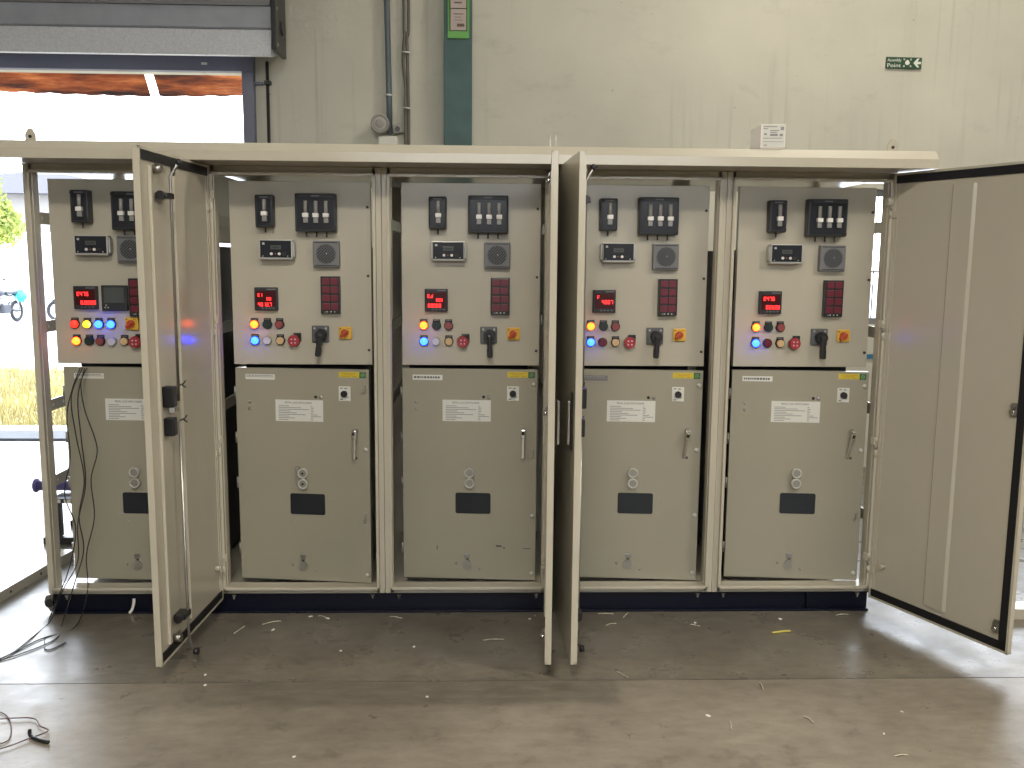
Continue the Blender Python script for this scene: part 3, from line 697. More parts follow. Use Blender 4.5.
def outer_door(par, hx, s, ang, kit, gasket_free=True):
    zb, zt, w = 0.076, 1.992, 0.696
    T = Matrix.Diagonal((s, 1, 1, 1))
    q = MB()
    q.box(0.0, w, -0.025, -0.006, zb, zt, 'cream_paint', 0.002, M=T)
    for (a, b_, c, d_) in ((0, 0.010, zb, zt), (w-0.010, w, zb, zt), (0, w, zb, zb+0.010), (0, w, zt-0.010, zt)): q.box(a, b_, -0.008, 0.0, c, d_, 'cream_paint', M=T)
    d = lab(q.build('door', par, (hx, 0.0, 0), (0, 0, -s*ang)), 'tall cream outer door swung wide open')
    def sub(q, name, t=None):
        o = q.build(name, d)
        if t: lab(o, t)
        return o
    q = MB(); gw = 0.034
    q.box(0.010, w-0.010, -0.006, -0.001, zt-0.010-gw, zt-0.010, 'gasket_rubber', M=T); q.box(0.010, w-0.010, -0.006, -0.001, zb+0.010, zb+0.010+gw, 'gasket_rubber', M=T)
    q.box(0.010, 0.024, -0.006, -0.003, zb+0.04, zt-0.04, 'cream_paint', M=T)
    if gasket_free: q.box(w-0.010-gw, w-0.010, -0.006, -0.001, zb+0.010, zt-0.010, 'gasket_rubber', M=T)
    sub(q, 'gasket', 'black rubber gasket')
    q = MB(); q.prism([(0.290, -0.006), (0.300, 0.004), (0.392, 0.004), (0.402, -0.006)], 0.146, 1.925, 'xy', 'cream_paint', M=T); sub(q, 'stiffener', 'vertical folded stiffener')
    for zz in (1.845, 1.311, 0.781, 0.239):
        q = MB(); q.cyl((-0.006, 0.006, zz-0.045), 'z', 0.007, 0.032, 'cream_paint', n=12, M=T); q.cyl((-0.006, 0.006, zz-0.010), 'z', 0.006, 0.020, 'steel', n=12, M=T); q.cyl((-0.006, 0.006, zz+0.013), 'z', 0.007, 0.032, 'cream_paint', n=12, M=T)
        q.box(0.0, 0.026, -0.004, 0.004, zz-0.045, zz-0.012, 'cream_paint', 0.002, M=T); q.box(-0.028, -0.006, 0.012, 0.018, zz+0.01, zz+0.045, 'cream_paint', 0.002, M=T)
        sub(q, 'hinge')
    q = MB(); q.cyl((0.07, -0.006, 0.244), 'y', 0.012, 0.022, 'cream_paint', n=16, M=T); q.box(0.064, 0.076, 0.014, 0.02, 0.232, 0.256, 'cream_paint', 0.002, M=T); sub(q, 'earth_stud')
    # outer handle
    q = MB(); q.box(w-0.085, w-0.045, -0.031, -0.025, 0.90, 1.12, 'black_plastic', 0.004, M=T); q.box(w-0.077, w-0.053, -0.045, -0.031, 0.92, 1.09, 'chrome', 0.006, M=T); sub(q, 'door_handle', 'chrome lift handle on the outside')
    if kit == 'rods':
        rx = 0.500
        q = MB()
        q.tube([(rx+0.004, 0.030, 1.06), (rx, 0.030, 1.84), (rx, 0.030, 1.90), (rx-0.006, 0.050, 1.938), (rx-0.010, 0.058, 1.952)], 0.0055, 'steel', k=10, M=T); q.sph((rx-0.010, 0.060, 1.955), 0.013, 'black_plastic', M=T); sub(q, 'lock_rod', 'upper steel lock rod')
        q = MB()
        q.tube([(rx+0.004, 0.030, 0.98), (rx, 0.030, 0.22), (rx, 0.030, 0.12), (rx-0.006, 0.036, 0.075), (rx-0.014, 0.046, 0.050)], 0.0055, 'steel', k=10, M=T); q.cyl((rx-0.016, 0.042, 0.046), 'y', 0.014, 0.018, 'black_plastic', n=18, M=T); sub(q, 'lock_rod', 'lower steel lock rod')
        for zz in (1.83, 0.215):
            q = MB(); q.box(rx-0.012, rx+0.060, -0.006, 0.040, zz-0.011, zz+0.011, 'black_plastic', 0.005, M=T); q.cyl((rx+0.055, 0.020, zz), 'x', 0.016, 0.024, 'black_plastic', n=18, M=T); sub(q, 'rod_guide', 'black rod guide')
        for zz in (1.925, 0.135):
            q = MB(); q.cyl((0.560, -0.006, zz), 'y', 0.016, 0.03, 'steel', n=16, M=T); q.box(0.515, 0.565, -0.006, 0.004, zz-0.012, zz+0.012, 'steel', 0.003, M=T); sub(q, 'fixing_stud')
        q = MB(); q.box(0.535, 0.575, -0.006, 0.038, 1.045, 1.125, 'black_plastic', 0.006, M=T); q.cyl((0.52, 0.01, 1.07), 'y', 0.020, 0.014, 'steel', n=18, M=T)
        q.box(rx-0.006, 0.53, 0.020, 0.028, 1.085, 1.10, 'steel', 0.003, M=T); q.box(rx-0.006, 0.53, 0.020, 0.028, 1.025, 1.04, 'steel', 0.003, M=T)
        q.box(0.497, 0.545, 0.006, 0.022, 1.02, 1.10, 'white_plastic', 0.006, M=T)
        for zz in (1.12, 0.985): q.tube([(rx, 0.030, zz), (rx-0.022, 0.040, zz+0.004), (rx-0.034, 0.044, zz+0.014)], 0.003, 'dark_steel', k=6, M=T); q.tube([(rx-0.015, 0.036, zz+0.002), (rx-0.03, 0.046, zz-0.012)], 0.003, 'dark_steel', k=6, M=T)
        sub(q, 'lock_case', 'black lock case with steel levers')
        q = MB(); q.box(0.533, 0.572, -0.006, 0.034, 0.935, 1.005, 'black_plastic', 0.006, M=T); sub(q, 'lock_case', 'plain black lower lock case')
        q = MB(); q.box(0.600, 0.618, -0.006, 0.006, 0.13, 1.93, 'cream_paint', 0.003, M=T); sub(q, 'edge_stiffener', 'narrow folded edge stiffener')
        q = MB(); q.box(0.385, 0.402, -0.006, 0.006, 1.915, 1.945, 'black_plastic', 0.003, M=T); sub(q, 'bump_stop', 'small black stop')
    else:
        for zz in (1.049, 0.175, 1.90):
            q = MB(); q.box(0.628, 0.652, -0.006, 0.004, zz-0.026, zz+0.026, 'steel', 0.003, M=T); q.cyl((0.640, 0.0, zz-0.008), 'y', 0.010, 0.018, 'chrome', n=16, M=T); q.box(0.630, 0.650, 0.004, 0.012, zz+0.004, zz+0.02, 'steel', 0.003, M=T)
            sub(q, 'catch', 'bright metal catch')
    return d

CAB_LABEL = ['cream switchgear cabinet with no outer door at the shutter end, test wires hanging from it',
             'cream switchgear cabinet with its lock-rod door swung open over its doorless neighbour',
             'cream switchgear cabinet at the middle of the row of five, scuffed lower door',
             'cream switchgear cabinet second from the window end, its door edge-on beside the middle cabinet',
             'cream switchgear cabinet at the window end of the row, wide door open to the right']
READ = [[('E475', -0.036, 0.008, 0.026), ('0.0000', -0.020, -0.030, 0.026)],
        [('E1', -0.036, 0.010, 0.022), ('0.8', 0.004, -0.006, 0.020), ('4012.7', -0.036, -0.032, 0.024)],
        [('E.d', -0.040, 0.010, 0.024), ('000', 0.000, -0.006, 0.020), ('00000', -0.038, -0.032, 0.024)],
        [('F', -0.034, 0.010, 0.024), ('4007', -0.012, -0.012, 0.026)],
        [('E476', -0.034, 0.008, 0.026), ('02028', -0.022, -0.030, 0.026)]]
ANG = [4.0, 7.4, 4.6, 5.0, 5.8]
for i in range(5):
    cab = empty('switchgear_cabinet', (i*W, 0, 0), CAB_LABEL[i], 'cabinet', 'row of five switchgear cabinets')
    # ---- frame
    q = MB(); a = 0.0235; l = 0.013; z0, z1, lb, lt = 0.0937, 1.994, 0.1151, 1.967
    e = 0.014 if i == 0 else 0.0
    q.box(0.0006-e, a+l+0.003-e, 0.022, 0.075, z0, z1, 'cream_paint', 0.002); q.box(W-a-l-0.003, W-0.0006, 0.022, 0.075, z0, z1, 'cream_paint', 0.002)
    q.box(a-e, W-a, 0.022, 0.075, z0, lb+l, 'cream_paint', 0.002); q.box(a-e, W-a, 0.022, 0.075, lt-l, z1, 'cream_paint', 0.002)
    q.box(a-e, a+l-e, 0.0, 0.03, lb, lt, 'cream_paint', 0.003); q.box(W-a-l, W-a, 0.0, 0.03, lb, lt, 'cream_paint', 0.003)
    q.box(a-e, W-a, 0.0, 0.03, lb, lb+l, 'cream_paint', 0.003); q.box(a-e, W-a, 0.0, 0.03, lt-l, lt, 'cream_paint', 0.003)
    q.build('front_frame', cab)
    q = MB(); q.box(0.0006, W-0.0006, 0.075, 1.0, z1-0.012, z1-0.004, 'cream_paint'); q.box(0.0006, W-0.0006, 0.075, 1.0, z0, z0+0.006, 'cream_paint')
    q.box(0.0006, 0.045, 0.955, 1.0, z0, z1, 'cream_paint'); q.box(W-0.045, W-0.0006, 0.955, 1.0, z0, z1, 'cream_paint'); q.box(0.045, W-0.045, 0.99, 0.996, z0, 1.2, 'cream_paint')
    q.build('carcass', cab)
    if i in (0, 4):
        zs = (1.77, 1.297, 0.945, 0.60) if i == 0 else (1.765, 1.29, 0.936, 0.43)
        for zz in zs:
            x0 = 0.004 if i == 0 else W-0.012
            q = MB(); q.box(x0, x0+0.008, 0.05, 0.98, zz-0.026, zz+0.026, 'cream_paint', 0.002)
            for k in range(9): q.cyl((x0-0.001, 0.12+0.1*k, zz), 'x', 0.007, 0.010, 'white_plastic', n=10)
            lab(q.build('cross_bar', cab), 'flat perforated side bar')
    else:
        for zz in (1.765, 1.29, 0.936):
            q = MB(); q.box(0.003, 0.011, 0.05, 0.98, zz-0.026, zz+0.026, 'cream_paint', 0.002); q.build('cross_bar', cab)
    q = MB(); q.box(0.10, 0.65, 0.22, 0.90, 0.12, 1.66, 'navy_paint', 0.004); lab(q.build('breaker_housing', cab), 'dark navy inner housing')
    if i == 1:
        q = MB(); q.box(0.0008, 0.0025, 0.08, 0.955, 1.67, 1.975, 'cream_paint'); q.build('partition_sheet', cab)
    # ---- upper instrument panel
    dx = -0.027 if i == 0 else 0.0
    xl, xr, zb, zt = 0.079+dx, 0.694+dx*0.4, 1.134, 1.938
    q = MB(); q.box(xl, xr, 0.100, 0.104, zb, zt, 'panel_paint', 0.0015)
    q.box(xl, xl+0.004, 0.104, 0.135, zb, zt, 'panel_paint'); q.box(xr-0.004, xr, 0.104, 0.135, zb, zt, 'panel_paint'); q.box(xl, xr, 0.104, 0.135, zt-0.004, zt, 'panel_paint'); q.box(xl, xr, 0.104, 0.135, zb, zb+0.004, 'panel_paint')
    for zz in (1.83, 1.53, 1.20): q.cyl((xr-0.014, 0.094, zz), 'y', 0.006, 0.006, 'dark_steel', n=12)
    lab(q.build('instrument_panel', cab), 'upper swing panel carrying the instruments')
    y = 0.100
    sx = -0.036 if i == 0 else 0.0
    fuse_box(cab, 0.240+sx, 1.807+(0.012 if i == 0 else 0), 1, y); fuse_box(cab, 0.461+sx, 1.802, 3, y)
    relay(cab, 0.286+sx*1.2, 1.641+(0.012 if i == 0 else 0), y); buzzer(cab, 0.501+sx*2.7, 1.625+(0.012 if i == 0 else 0), y)
    meter(cab, 0.232+sx, 1.426, y, READ[i]); annunciator(cab, 0.516+sx*2.4, 1.446-(0.016 if i == 0 else 0), y)
    if i == 0:
        q = MB(); q.box(0.266, 0.377, y-0.022, y, 1.369, 1.481, 'charcoal_plastic', 0.004); o = lab(q.build('display_meter', cab), 'square meter with a grey screen')
        q = MB(); q.box(0.278, 0.365, y-0.0235, y-0.022, 1.405, 1.472, 'lcd', 0.001); lab(q.build('screen', o), 'unlit grey screen')
        for (a_, c_) in ((0.282, 1.384), (0.294, 1.384), (0.286, 1.394)):
            q = MB(); q.cyl((a_, y-0.024, c_), 'y', 0.0035, 0.003, 'silver_case', n=10); q.build('push_key', o)
        pilot(cab, 0.139, 1.310, y, 'lamp_red', 'pilot_lamp', 'lit red pilot lamp'); pilot(cab, 0.193, 1.309, y, 'lamp_yellow', 'pilot_lamp', 'lit yellow pilot lamp')
        pilot(cab, 0.244, 1.309, y, 'lamp_blue', 'pilot_lamp', 'lit blue pilot lamp'); pilot(cab, 0.297, 1.309, y, 'lamp_blue', 'pilot_lamp', 'lit blue pilot lamp')
        isolator(cab, 0.388, 1.312, y)
        pilot(cab, 0.143, 1.235, y, 'lamp_orange', 'pilot_lamp', 'lit orange pilot lamp'); pilot(cab, 0.198, 1.235, y, 'dark_green_lens', 'push_button', 'dark green push button', dome=False)
        pilot(cab, 0.247, 1.234, y, 'dull_red', 'push_button', 'dull red push button', dome=False); pilot(cab, 0.298, 1.233, y, 'lilac_lens', 'push_button', 'pale lilac push button', False, False)
        pilot(cab, 0.352, 1.234, y, 'amber_lens', 'push_button', 'amber push button', dome=False); estop(cab, 0.404, 1.232, y)
    else:
        pilot(cab, 0.175, 1.313, y, 'lamp_orange', 'pilot_lamp', 'lit orange-red pilot lamp'); pilot(cab, 0.232, 1.313, y, 'dark_green_lens', 'push_button', 'dark green push button', dome=False)
        pilot(cab, 0.286, 1.313, y, 'dull_red', 'push_button', 'dull red push button', dome=False)
        pilot(cab, 0.176, 1.2415, y, 'lamp_blue', 'pilot_lamp', 'lit blue pilot lamp')
        if i < 3: pilot(cab, 0.230, 1.2415, y, 'lilac_lens', 'push_button', 'pale lilac push button', False, False)
        else: pilot(cab, 0.230, 1.2415, y, 'magenta_red', 'push_button', 'dark magenta push button', False, False)
        pilot(cab, 0.288, 1.2415, y, 'amber_lens', 'push_button', 'amber push button', dome=False); estop(cab, 0.350, 1.2415, y)
        grip(cab, 0.466, 1.269, y, [0, 0.12, -0.02, 0.05, -0.03][i]); isolator(cab, 0.577, 1.277, y)
    inner_door(cab, i, math.radians(ANG[i]), -0.012 if i == 0 else (0.008 if i == 4 else 0.0))
    if i == 1: outer_door(cab, a, 1, 1.622, 'rods', gasket_free=False)
    if i == 2: outer_door(cab, W-a, -1, 1.504, 'catches')
    if i == 3: outer_door(cab, a, 1, 1.527, 'rods')
    if i == 4: outer_door(cab, W-a, -1, 1.9962, 'catches')

# ------------------------------------------------------------------ test wires hanging from the first cabinet
WIRES = [
 ('black test wire hanging from the first cabinet, outermost of the bundle, trailing far left', [(0.155, 0.085, 1.115), (0.125, 0.06, 1.02), (0.10, 0.05, 0.90), (0.105, 0.05, 0.72), (0.075, 0.04, 0.55), (0.12, 0.03, 0.40), (0.09, 0.01, 0.22), (0.05, -0.02, 0.10), (0.03, -0.07, 0.006), (0.035, -0.26, 0.004), (0.026, -0.41, 0.004), (-0.05, -0.55, 0.004)], 'wire_black'),
 ('black test wire hanging from the first cabinet, curving widest to the right', [(0.185, 0.085, 1.115), (0.165, 0.06, 1.05), (0.18, 0.05, 0.93), (0.225, 0.05, 0.76), (0.195, 0.04, 0.62), (0.205, 0.03, 0.45), (0.165, 0.02, 0.28), (0.17, 0.0, 0.12), (0.168, -0.138, 0.006), (0.077, -0.264, 0.004), (0.01, -0.457, 0.004), (-0.08, -0.60, 0.004)], 'wire_black'),
 ('black test wire hanging from the first cabinet, crossing the bundle at mid height', [(0.165, 0.085, 1.115), (0.12, 0.06, 0.99), (0.135, 0.05, 0.82), (0.165, 0.04, 0.62), (0.135, 0.035, 0.45), (0.15, 0.03, 0.30), (0.11, 0.01, 0.15), (0.097, -0.104, 0.006), (0.14, -0.264, 0.004), (0.067, -0.411, 0.004), (-0.02, -0.50, 0.004)], 'wire_black'),
 ('black test wire hanging from the first cabinet, straightest of the bundle', [(0.175, 0.085, 1.115), (0.15, 0.055, 0.98), (0.16, 0.045, 0.80), (0.17, 0.04, 0.60), (0.13, 0.03, 0.42), (0.125, 0.02, 0.25), (0.06, 0.0, 0.12), (0.02, -0.06, 0.006), (0.145, -0.364, 0.004), (0.20, -0.30, 0.004)], 'wire_black'),
]
for (t, P, mm) in WIRES:
    q = MB(); q.tube(P, 0.0026, mm, k=6, smooth_path=True); tag(q.build('test_wire'), t, 'wire', 'test wires hanging from the first cabinet')
q = MB(); q.tube([(0.10, -0.85, 0.004), (0.234, -0.893, 0.004), (0.301, -0.957, 0.004), (0.356, -1.065, 0.004), (0.346, -1.11, 0.004), (0.25, -1.16, 0.004)], 0.0022, 'wire_brown', k=6, smooth_path=True)
tag(q.build('loose_wire'), 'thin brown wire loop on the floor at the near left corner', 'wire', 'loose wires on the floor')
q = MB(); q.tube([(0.20, -0.96, 0.008), (0.364, -0.944, 0.008), (0.424, -1.0, 0.008), (0.467, -1.035, 0.008), (0.425, -1.086, 0.008), (0.365, -1.148, 0.008), (0.25, -1.20, 0.008)], 0.0022, 'wire_brown', k=6, smooth_path=True)
tag(q.build('loose_wire'), 'thin wire curving around the black cable offcut on the floor', 'wire', 'loose wires on the floor')
q = MB(); q.tube([(0.412, -1.045, 0.016), (0.425, -1.066, 0.0075), (0.46, -1.09, 0.0068), (0.503, -1.108, 0.0068)], 0.0065, 'wire_black', k=10, smooth_path=True)
tag(q.build('cable_offcut'), 'short thick black cable offcut lying on the floor at near left', 'cable')
q = MB(); q.tube([(0.345, 0.012, 0.006), (0.355, 0.02, 0.02), (0.362, 0.025, 0.05), (0.36, 0.035, 0.065)], 0.007, 'white_plastic', k=8, smooth_path=True)
tag(q.build('white_cable'), 'short curved white cable end against the navy plinth', 'cable')

# ------------------------------------------------------------------ litter
chips = [(0.867, -0.603), (0.894, -0.69), (1.031, -0.17), (1.167, -0.02), (1.248, -0.044), (1.359, -0.39), (1.331, -1.201), (1.657, -0.354), (1.738, -0.796), (2.183, -0.025), (2.157, -0.06), (2.748, -0.954), (3.325, -1.089), (3.294, -0.073), (2.896, -0.114), (3.458, -0.936)]
random.seed(3)
for (x, y) in chips:
    q = MB(); s = random.uniform(0.006, 0.014); n = 6
    q.prism([(s*math.cos(2*PI*k/n)*random.uniform(0.6, 1.1), 0.6*s*math.sin(2*PI*k/n)*random.uniform(0.6, 1.1)) for k in range(n)], 0, 0.002, 'xy', 'scrap_white')
    tag(q.build('paper_scrap', None, (x, y, 0.0005), (0, 0, random.uniform(0, 3))), 'tiny white scrap lying on the concrete floor', 'scrap', 'white scraps on the floor')
strips = [[(1.525, -0.029), (1.581, -0.053)], [(1.946, -0.297), (2.035, -0.288)], [(2.47, -0.01), (2.544, -0.012)], [(2.582, -0.05), (2.615, 0.005)], [(2.491, -0.143), (2.539, -0.121)], [(3.008, -0.702), (3.006, -0.759)], [(3.086, -0.967), (3.107, -1.017)], [(2.815, -0.998), (2.803, -1.053)], [(3.294, -1.235), (3.343, -1.23)], [(2.473, -0.599), (2.51, -0.655)], [(0.971, -0.114), (1.046, -0.075)], [(0.874, -0.211), (0.898, -0.132)], [(2.868, -0.136), (2.908, -0.159)], [(3.564, -0.04), (3.625, -0.029)], [(1.20, -0.02), (1.235, -0.035)]]
for (p, r_) in strips:
    q = MB(); m_ = ((p[0]+r_[0])/2+random.uniform(-0.006, 0.006), (p[1]+r_[1])/2+0.006, 0.004)
    q.tube([(p[0], p[1], 0.0028), m_, (r_[0], r_[1], 0.0028)], 0.0022, 'strip_pale', k=6, smooth_path=True)
    tag(q.build('wire_offcut'), 'thin pale wire offcut lying on the concrete floor', 'offcut', 'pale wire offcuts on the floor')
q = MB(); q.tube([(3.205, -0.239, 0.005), (3.25, -0.225, 0.005), (3.291, -0.219, 0.005)], 0.005, 'strip_yellow', k=8)
tag(q.build('wire_offcut'), 'thick yellow offcut on the floor before the window-end cabinet', 'offcut')

# ------------------------------------------------------------------ steel channels on the floor, low trolley
def channel(name, p0, p1, txt):
    d = Vector(p1)-Vector(p0); L = d.length; rz = math.atan2(d.y, d.x)
    q = MB(); q.prism([(-0.05, 0.0), (-0.042, 0.0), (-0.042, 0.042), (0.042, 0.042), (0.042, 0.0), (0.05, 0.0), (0.05, 0.05), (-0.05, 0.05)], 0, L, 'yz', 'cream_paint', M=Matrix.Translation((0, 0, 0.001)))
    for k in range(int(L/0.25)): q.cyl((0.15+0.25*k, -0.052, 0.025), 'y', 0.007, 0.004, 'dark_steel', n=10)
    tag(q.build(name, None, p0, (0, 0, rz)), txt, 'steel channel', 'cream steel channels lying on the floor')
channel('steel_channel', (-0.41, -0.40, 0), (-0.293, 0.80, 0), 'cream steel channel lying on the floor left of the first cabinet')
channel('steel_channel', (4.28, -0.045, 0), (5.9, -0.06, 0), 'cream steel channel lying on the floor beyond the wide right-hand door')
tl = empty('trolley', (-0.42, 1.2, 0), 'low black trolley carrying a violet wrapped roll behind the first cabinet', 'trolley')
q = MB(); q.box(-0.05, 0.42, -0.15, 0.25, 0.235, 0.262, 'dark_steel', 0.003)
for k in range(8): q.box(-0.03+k*0.055, 0.005+k*0.055, -0.152, -0.15, 0.238, 0.258, 'pale_block')
lab(q.build('deck', tl), 'black perforated deck')
for (x, y) in ((-0.02, -0.12), (0.38, -0.12), (-0.02, 0.2), (0.38, 0.2)):
    q = MB(); q.box(x-0.015, x+0.015, y-0.015, y+0.015, 0.04, 0.236, 'dark_steel', 0.003); q.build('leg', tl)
q = MB(); q.box(-0.10, 0.42, -0.16, -0.12, 0.0, 0.04, 'dark_steel', 0.005); q.build('foot_bar', tl)
q = MB(); q.box(-0.10, 0.42, 0.18, 0.22, 0.0, 0.04, 'dark_steel', 0.005); q.build('foot_bar', tl)
q = MB(); q.cyl((-0.20, 0.0, 0.302), 'x', 0.030, 0.55, 'violet_wrap', n=24); q.ring((-0.195, 0, 0.302), 'x', 0.032, 0.010, 'violet_wrap'); q.cyl((-0.206, 0, 0.302), 'x', 0.018, 0.01, 'charcoal_plastic', n=16)
tag(q.build('wrapped_roll', None, (-0.42, 1.2, 0.0)), 'violet plastic-wrapped roll lying across the low black trolley', 'roll')

# ------------------------------------------------------------------ outside: motorcycles, wall, shed, tree
def motorcycle(loc, rz, txt, bag):
    b = empty('motorcycle', loc, txt, 'motorcycle', 'motorcycles parked outside', rz)
    for (x, nm) in ((-0.62, 'rear'), (0.64, 'front')):
        q = MB(); q.ring((x, 0, 0.29), 'y', 0.245, 0.045, 'tyre', n=36); q.ring((x, 0, 0.29), 'y', 0.19, 0.012, 'steel', n=30, k=6); q.cyl((x, -0.05, 0.29), 'y', 0.045, 0.10, 'steel')
        for k in range(10):
            a = 2*PI*k/10; q.tube([(x, 0, 0.29), (x+0.19*math.cos(a), 0, 0.29+0.19*math.sin(a))], 0.005, 'steel', k=5)
        q.build('wheel', b)
    q = MB(); q.tube([(0.42, 0, 0.86), (0.30, 0, 0.60), (0.22, 0, 0.34), (-0.18, 0, 0.32), (-0.30, 0, 0.55)], 0.024, 'bike_dark', k=8); q.tube([(0.42, 0, 0.82), (0.0, 0, 0.74), (-0.35, 0, 0.70), (-0.80, 0, 0.74)], 0.022, 'bike_dark', k=8)
    for s in (-1, 1): q.tube([(-0.18, s*0.08, 0.36), (-0.62, s*0.09, 0.29)], 0.022, 'bike_dark', k=8); q.tube([(-0.62, s*0.10, 0.30), (-0.48, s*0.09, 0.70)], 0.020, 'steel', k=8)
    q.build('frame', b)
    q = MB()
    for s in (-1, 1): q.tube([(0.64, s*0.07, 0.29), (0.46, s*0.07, 0.88)], 0.020, 'steel', k=8)
    q.box(0.48, 0.80, -0.05, 0.05, 0.56, 0.60, 'bike_dark', 0.015); q.build('fork', b)
    q = MB(); q.tube([(0.36, -0.36, 1.00), (0.40, -0.20, 1.02), (0.44, 0, 0.94), (0.40, 0.20, 1.02), (0.36, 0.36, 1.00)], 0.013, 'bike_dark', k=8, smooth_path=True)
    for s in (-1, 1): q.tube([(0.40, s*0.22, 1.02), (0.42, s*0.28, 1.13)], 0.006, 'bike_dark', k=6); q.sph((0.42, s*0.30, 1.15), 0.05, 'bike_dark', (0.3, 1, 0.7))
    q.build('handlebar', b)
    q = MB(); q.sph((0.54, 0, 0.86), 0.10, 'bike_dark', (0.8, 1, 1)); q.cyl((0.60, 0, 0.86), 'x', 0.075, 0.03, 'lcd'); q.build('headlight', b)
    q = MB(); q.sph((0.20, 0, 0.80), 0.20, 'bike_dark', (1.25, 0.62, 0.60)); q.build('fuel_tank', b)
    q = MB(); q.box(-0.68, 0.0, -0.12, 0.12, 0.74, 0.83, 'bike_dark', 0.035); q.build('saddle', b)
    q = MB(); q.box(-0.14, 0.20, -0.13, 0.13, 0.26, 0.50, 'bike_dark', 0.04); q.cyl((0.12, 0, 0.46), (0.5, 0, 1), 0.075, 0.20, 'steel'); q.tube([(0.20, -0.13, 0.40), (0.10, -0.16, 0.25), (-0.30, -0.17, 0.27), (-0.75, -0.18, 0.40)], 0.035, 'steel', k=10); q.build('engine', b)
    q = MB(); q.prism([(-0.62, 0.74), (-0.90, 0.66), (-0.94, 0.50), (-0.90, 0.52), (-0.84, 0.62), (-0.62, 0.66)], -0.06, 0.06, 'xz', 'bike_dark'); q.box(-0.90, -0.84, -0.06, 0.06, 0.67, 0.74, 'bike_red', 0.01); q.build('rear_fender', b)
    return b
mb = motorcycle((-10.5, 20.2, -0.15), -1.615, 'dark motorcycle with a cyan bag on its saddle, parked outside the shutter', True)
q = MB(); q.sph((0, 0, 0.15), 0.19, 'cyan_cloth', (1.15, 0.85, 0.8)); q.sph((0.05, 0, 0.27), 0.08, 'cyan_cloth', (1, 1, 0.8))
tag(q.build('shoulder_bag', None, (-10.36, 20.85, 0.38), (0, 0, -1.0)), 'cyan cloth bag hanging at the tail of a parked motorcycle', 'bag')
motorcycle((-8.84, 20.9, -0.15), PI-0.1, 'motorcycle outside, only its front wheel showing beside the first cabinet', False)
q = MB(); q.box(-40, 2, 26, 26.2, -0.15, 2.25, 'boundary_plaster'); q.box(-40, 2, 25.97, 26.23, 2.25, 2.34, 'boundary_plaster', 0.01)
for k in range(9): q.box(-38+k*4.5, -37.6+k*4.5, 25.9, 26.3, -0.15, 2.45, 'boundary_plaster')
tag(q.build('boundary_wall'), 'long white plastered boundary wall behind the parked motorcycles', 'wall', kind='structure')
sh = empty('shed', (-16, 34, -0.15), 'grey shed with a low roof showing above the white boundary wall', 'shed')
q = MB(); q.box(-6, 9, 0, 6, 0, 4.3, 'shed_wall'); q.build('walls', sh)
q = MB(); q.prism([(-6.5, 4.2), (9.5, 4.2), (9.5, 4.4), (1.5, 5.2), (-6.5, 4.4)], -0.5, 6.5, 'xz', 'shed_roof'); q.build('roof', sh)
for k in range(3):
    q = MB(); q.box(-3+k*4, -1.6+k*4, -0.05, 0, 2.4, 3.5, 'glass_dark'); q.build('window', sh)
tr = empty('tree', (-9.25, 15.0, -0.15), 'bright yellow-green leafy tree outside, left of the first cabinet', 'tree')
tr.scale = (1, 1, 1.08)
q = MB(); q.tube([(0, 0, 0), (0.05, 0, 1.2), (0.3, 0.05, 2.2), (0.8, 0, 2.9)], 0.09, 'bark', k=10, smooth_path=True); q.tube([(0.1, 0, 1.6), (-0.4, 0, 2.4), (-0.8, 0.1, 3.0)], 0.06, 'bark', k=8); q.build('trunk', tr)
q = MB()
for k in range(5200):
    cx, cz, rr = random.choice(((0.9, 2.9, 0.6), (0.2, 3.1, 0.7), (-0.7, 3.2, 0.8), (1.25, 2.45, 0.45), (1.55, 2.15, 0.38), (0.5, 2.5, 0.5)))
    v = Vector((random.gauss(0, 1), random.gauss(0, 1), random.gauss(0, 1))).normalized()*rr*random.random()**0.45
    p = Vector((cx, 0, cz))+v; d1 = Vector((random.uniform(-1, 1), random.uniform(-1, 1), random.uniform(-1, 1))).normalized(); d2 = d1.orthogonal().normalized(); s = random.uniform(0.04, 0.075)
    q.bm.faces.new([q.bm.verts.new(p+d1*s), q.bm.verts.new(p+d2*s*0.4), q.bm.verts.new(p-d1*s), q.bm.verts.new(p-d2*s*0.4)])
q.mi('leaf'); q.build('foliage', tr)

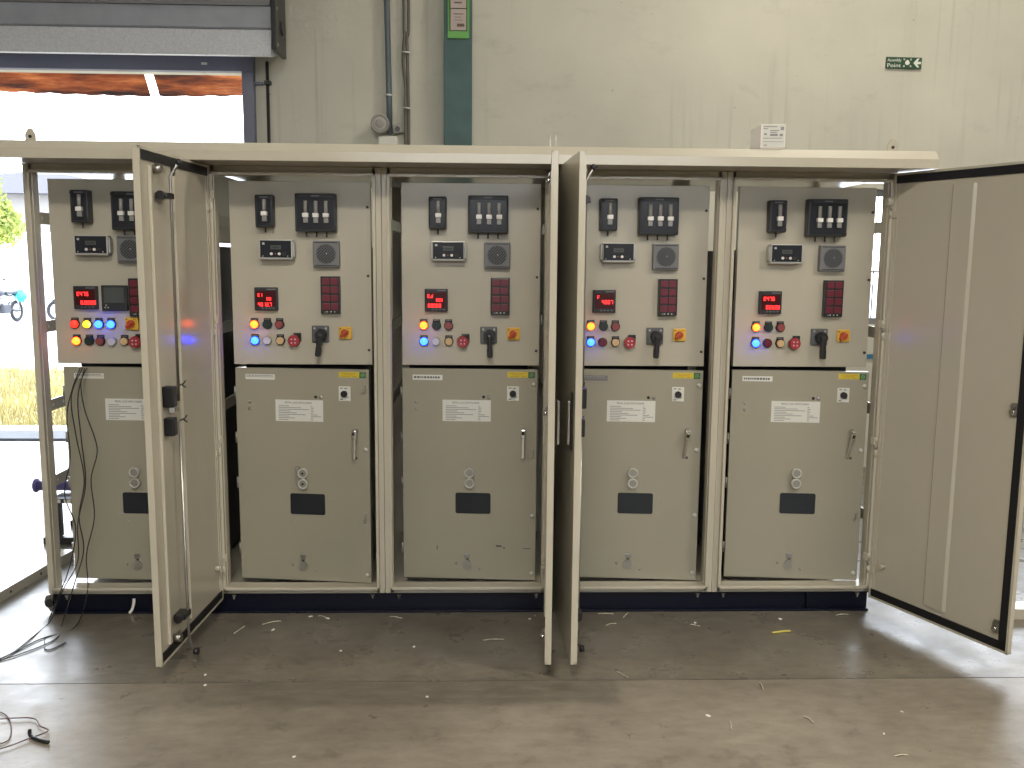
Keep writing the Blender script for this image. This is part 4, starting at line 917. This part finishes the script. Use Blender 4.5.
# ------------------------------------------------------------------ light
def area(name, loc, sx, sy, energy, col, rot=(0, 0, 0)):
    L = bpy.data.lights.new(name, 'AREA'); L.shape = 'RECTANGLE'; L.size = sx; L.size_y = sy; L.energy = energy; L.color = col
    o = bpy.data.objects.new(name, L); C.objects.link(o); o.location = loc; o.rotation_euler = rot; return o
WARM = (1.0, 0.925, 0.79)
area('lamp', (5.9, -3.3, 4.4), 1.3, 0.5, 150, WARM)
area('lamp', (1.6, -4.7, 4.5), 1.8, 0.7, 205, WARM)
area('lamp', (4.6, 0.9, 5.6), 1.3, 0.5, 105, WARM)
area('lamp', (-4.5, -6.5, 5.9), 1.3, 0.5, 60, WARM)
w = bpy.data.worlds.new('World'); bpy.context.scene.world = w; w.use_nodes = True
nt = w.node_tree; bg = nt.nodes['Background']
tc = nt.nodes.new('ShaderNodeTexCoord'); sp = nt.nodes.new('ShaderNodeSeparateXYZ'); nt.links.new(tc.outputs['Generated'], sp.inputs[0])
r = nt.nodes.new('ShaderNodeValToRGB'); r.color_ramp.elements[0].position = 0.0; r.color_ramp.elements[1].position = 0.7
r.color_ramp.elements[0].color = (1.0, 1.0, 1.0, 1); r.color_ramp.elements[1].color = (0.72, 0.84, 1.0, 1)
nt.links.new(sp.outputs['Z'], r.inputs['Fac']); nt.links.new(r.outputs['Color'], bg.inputs['Color'])
bg.inputs['Strength'].default_value = 9.5

# ------------------------------------------------------------------ camera
cam = bpy.data.cameras.new('Camera'); co = bpy.data.objects.new('Camera', cam); C.objects.link(co)
fw = Vector((0.03284847, 0.99029972, -0.13500901)); rt = Vector((0.99945217, -0.03200079, 0.00844457)); up = Vector((-0.00404226, 0.13521244, 0.99080838))
M = Matrix((( rt.x, up.x, -fw.x, 1.93670705), (rt.y, up.y, -fw.y, -4.00094419), (rt.z, up.z, -fw.z, 1.60806961), (0, 0, 0, 1)))
co.matrix_world = M
cam.sensor_fit = 'HORIZONTAL'; cam.sensor_width = 36.0; cam.lens = 913.9411/1024*36; cam.clip_start = 0.05; cam.clip_end = 300
sc = bpy.context.scene; sc.camera = co
vs = sc.view_settings; vs.view_transform = 'Standard'; vs.look = 'None'; vs.exposure = 0.24; vs.gamma = 1.0; vs.use_curve_mapping = False
sc.cycles.use_denoising = True
sc.cycles.max_bounces = 8
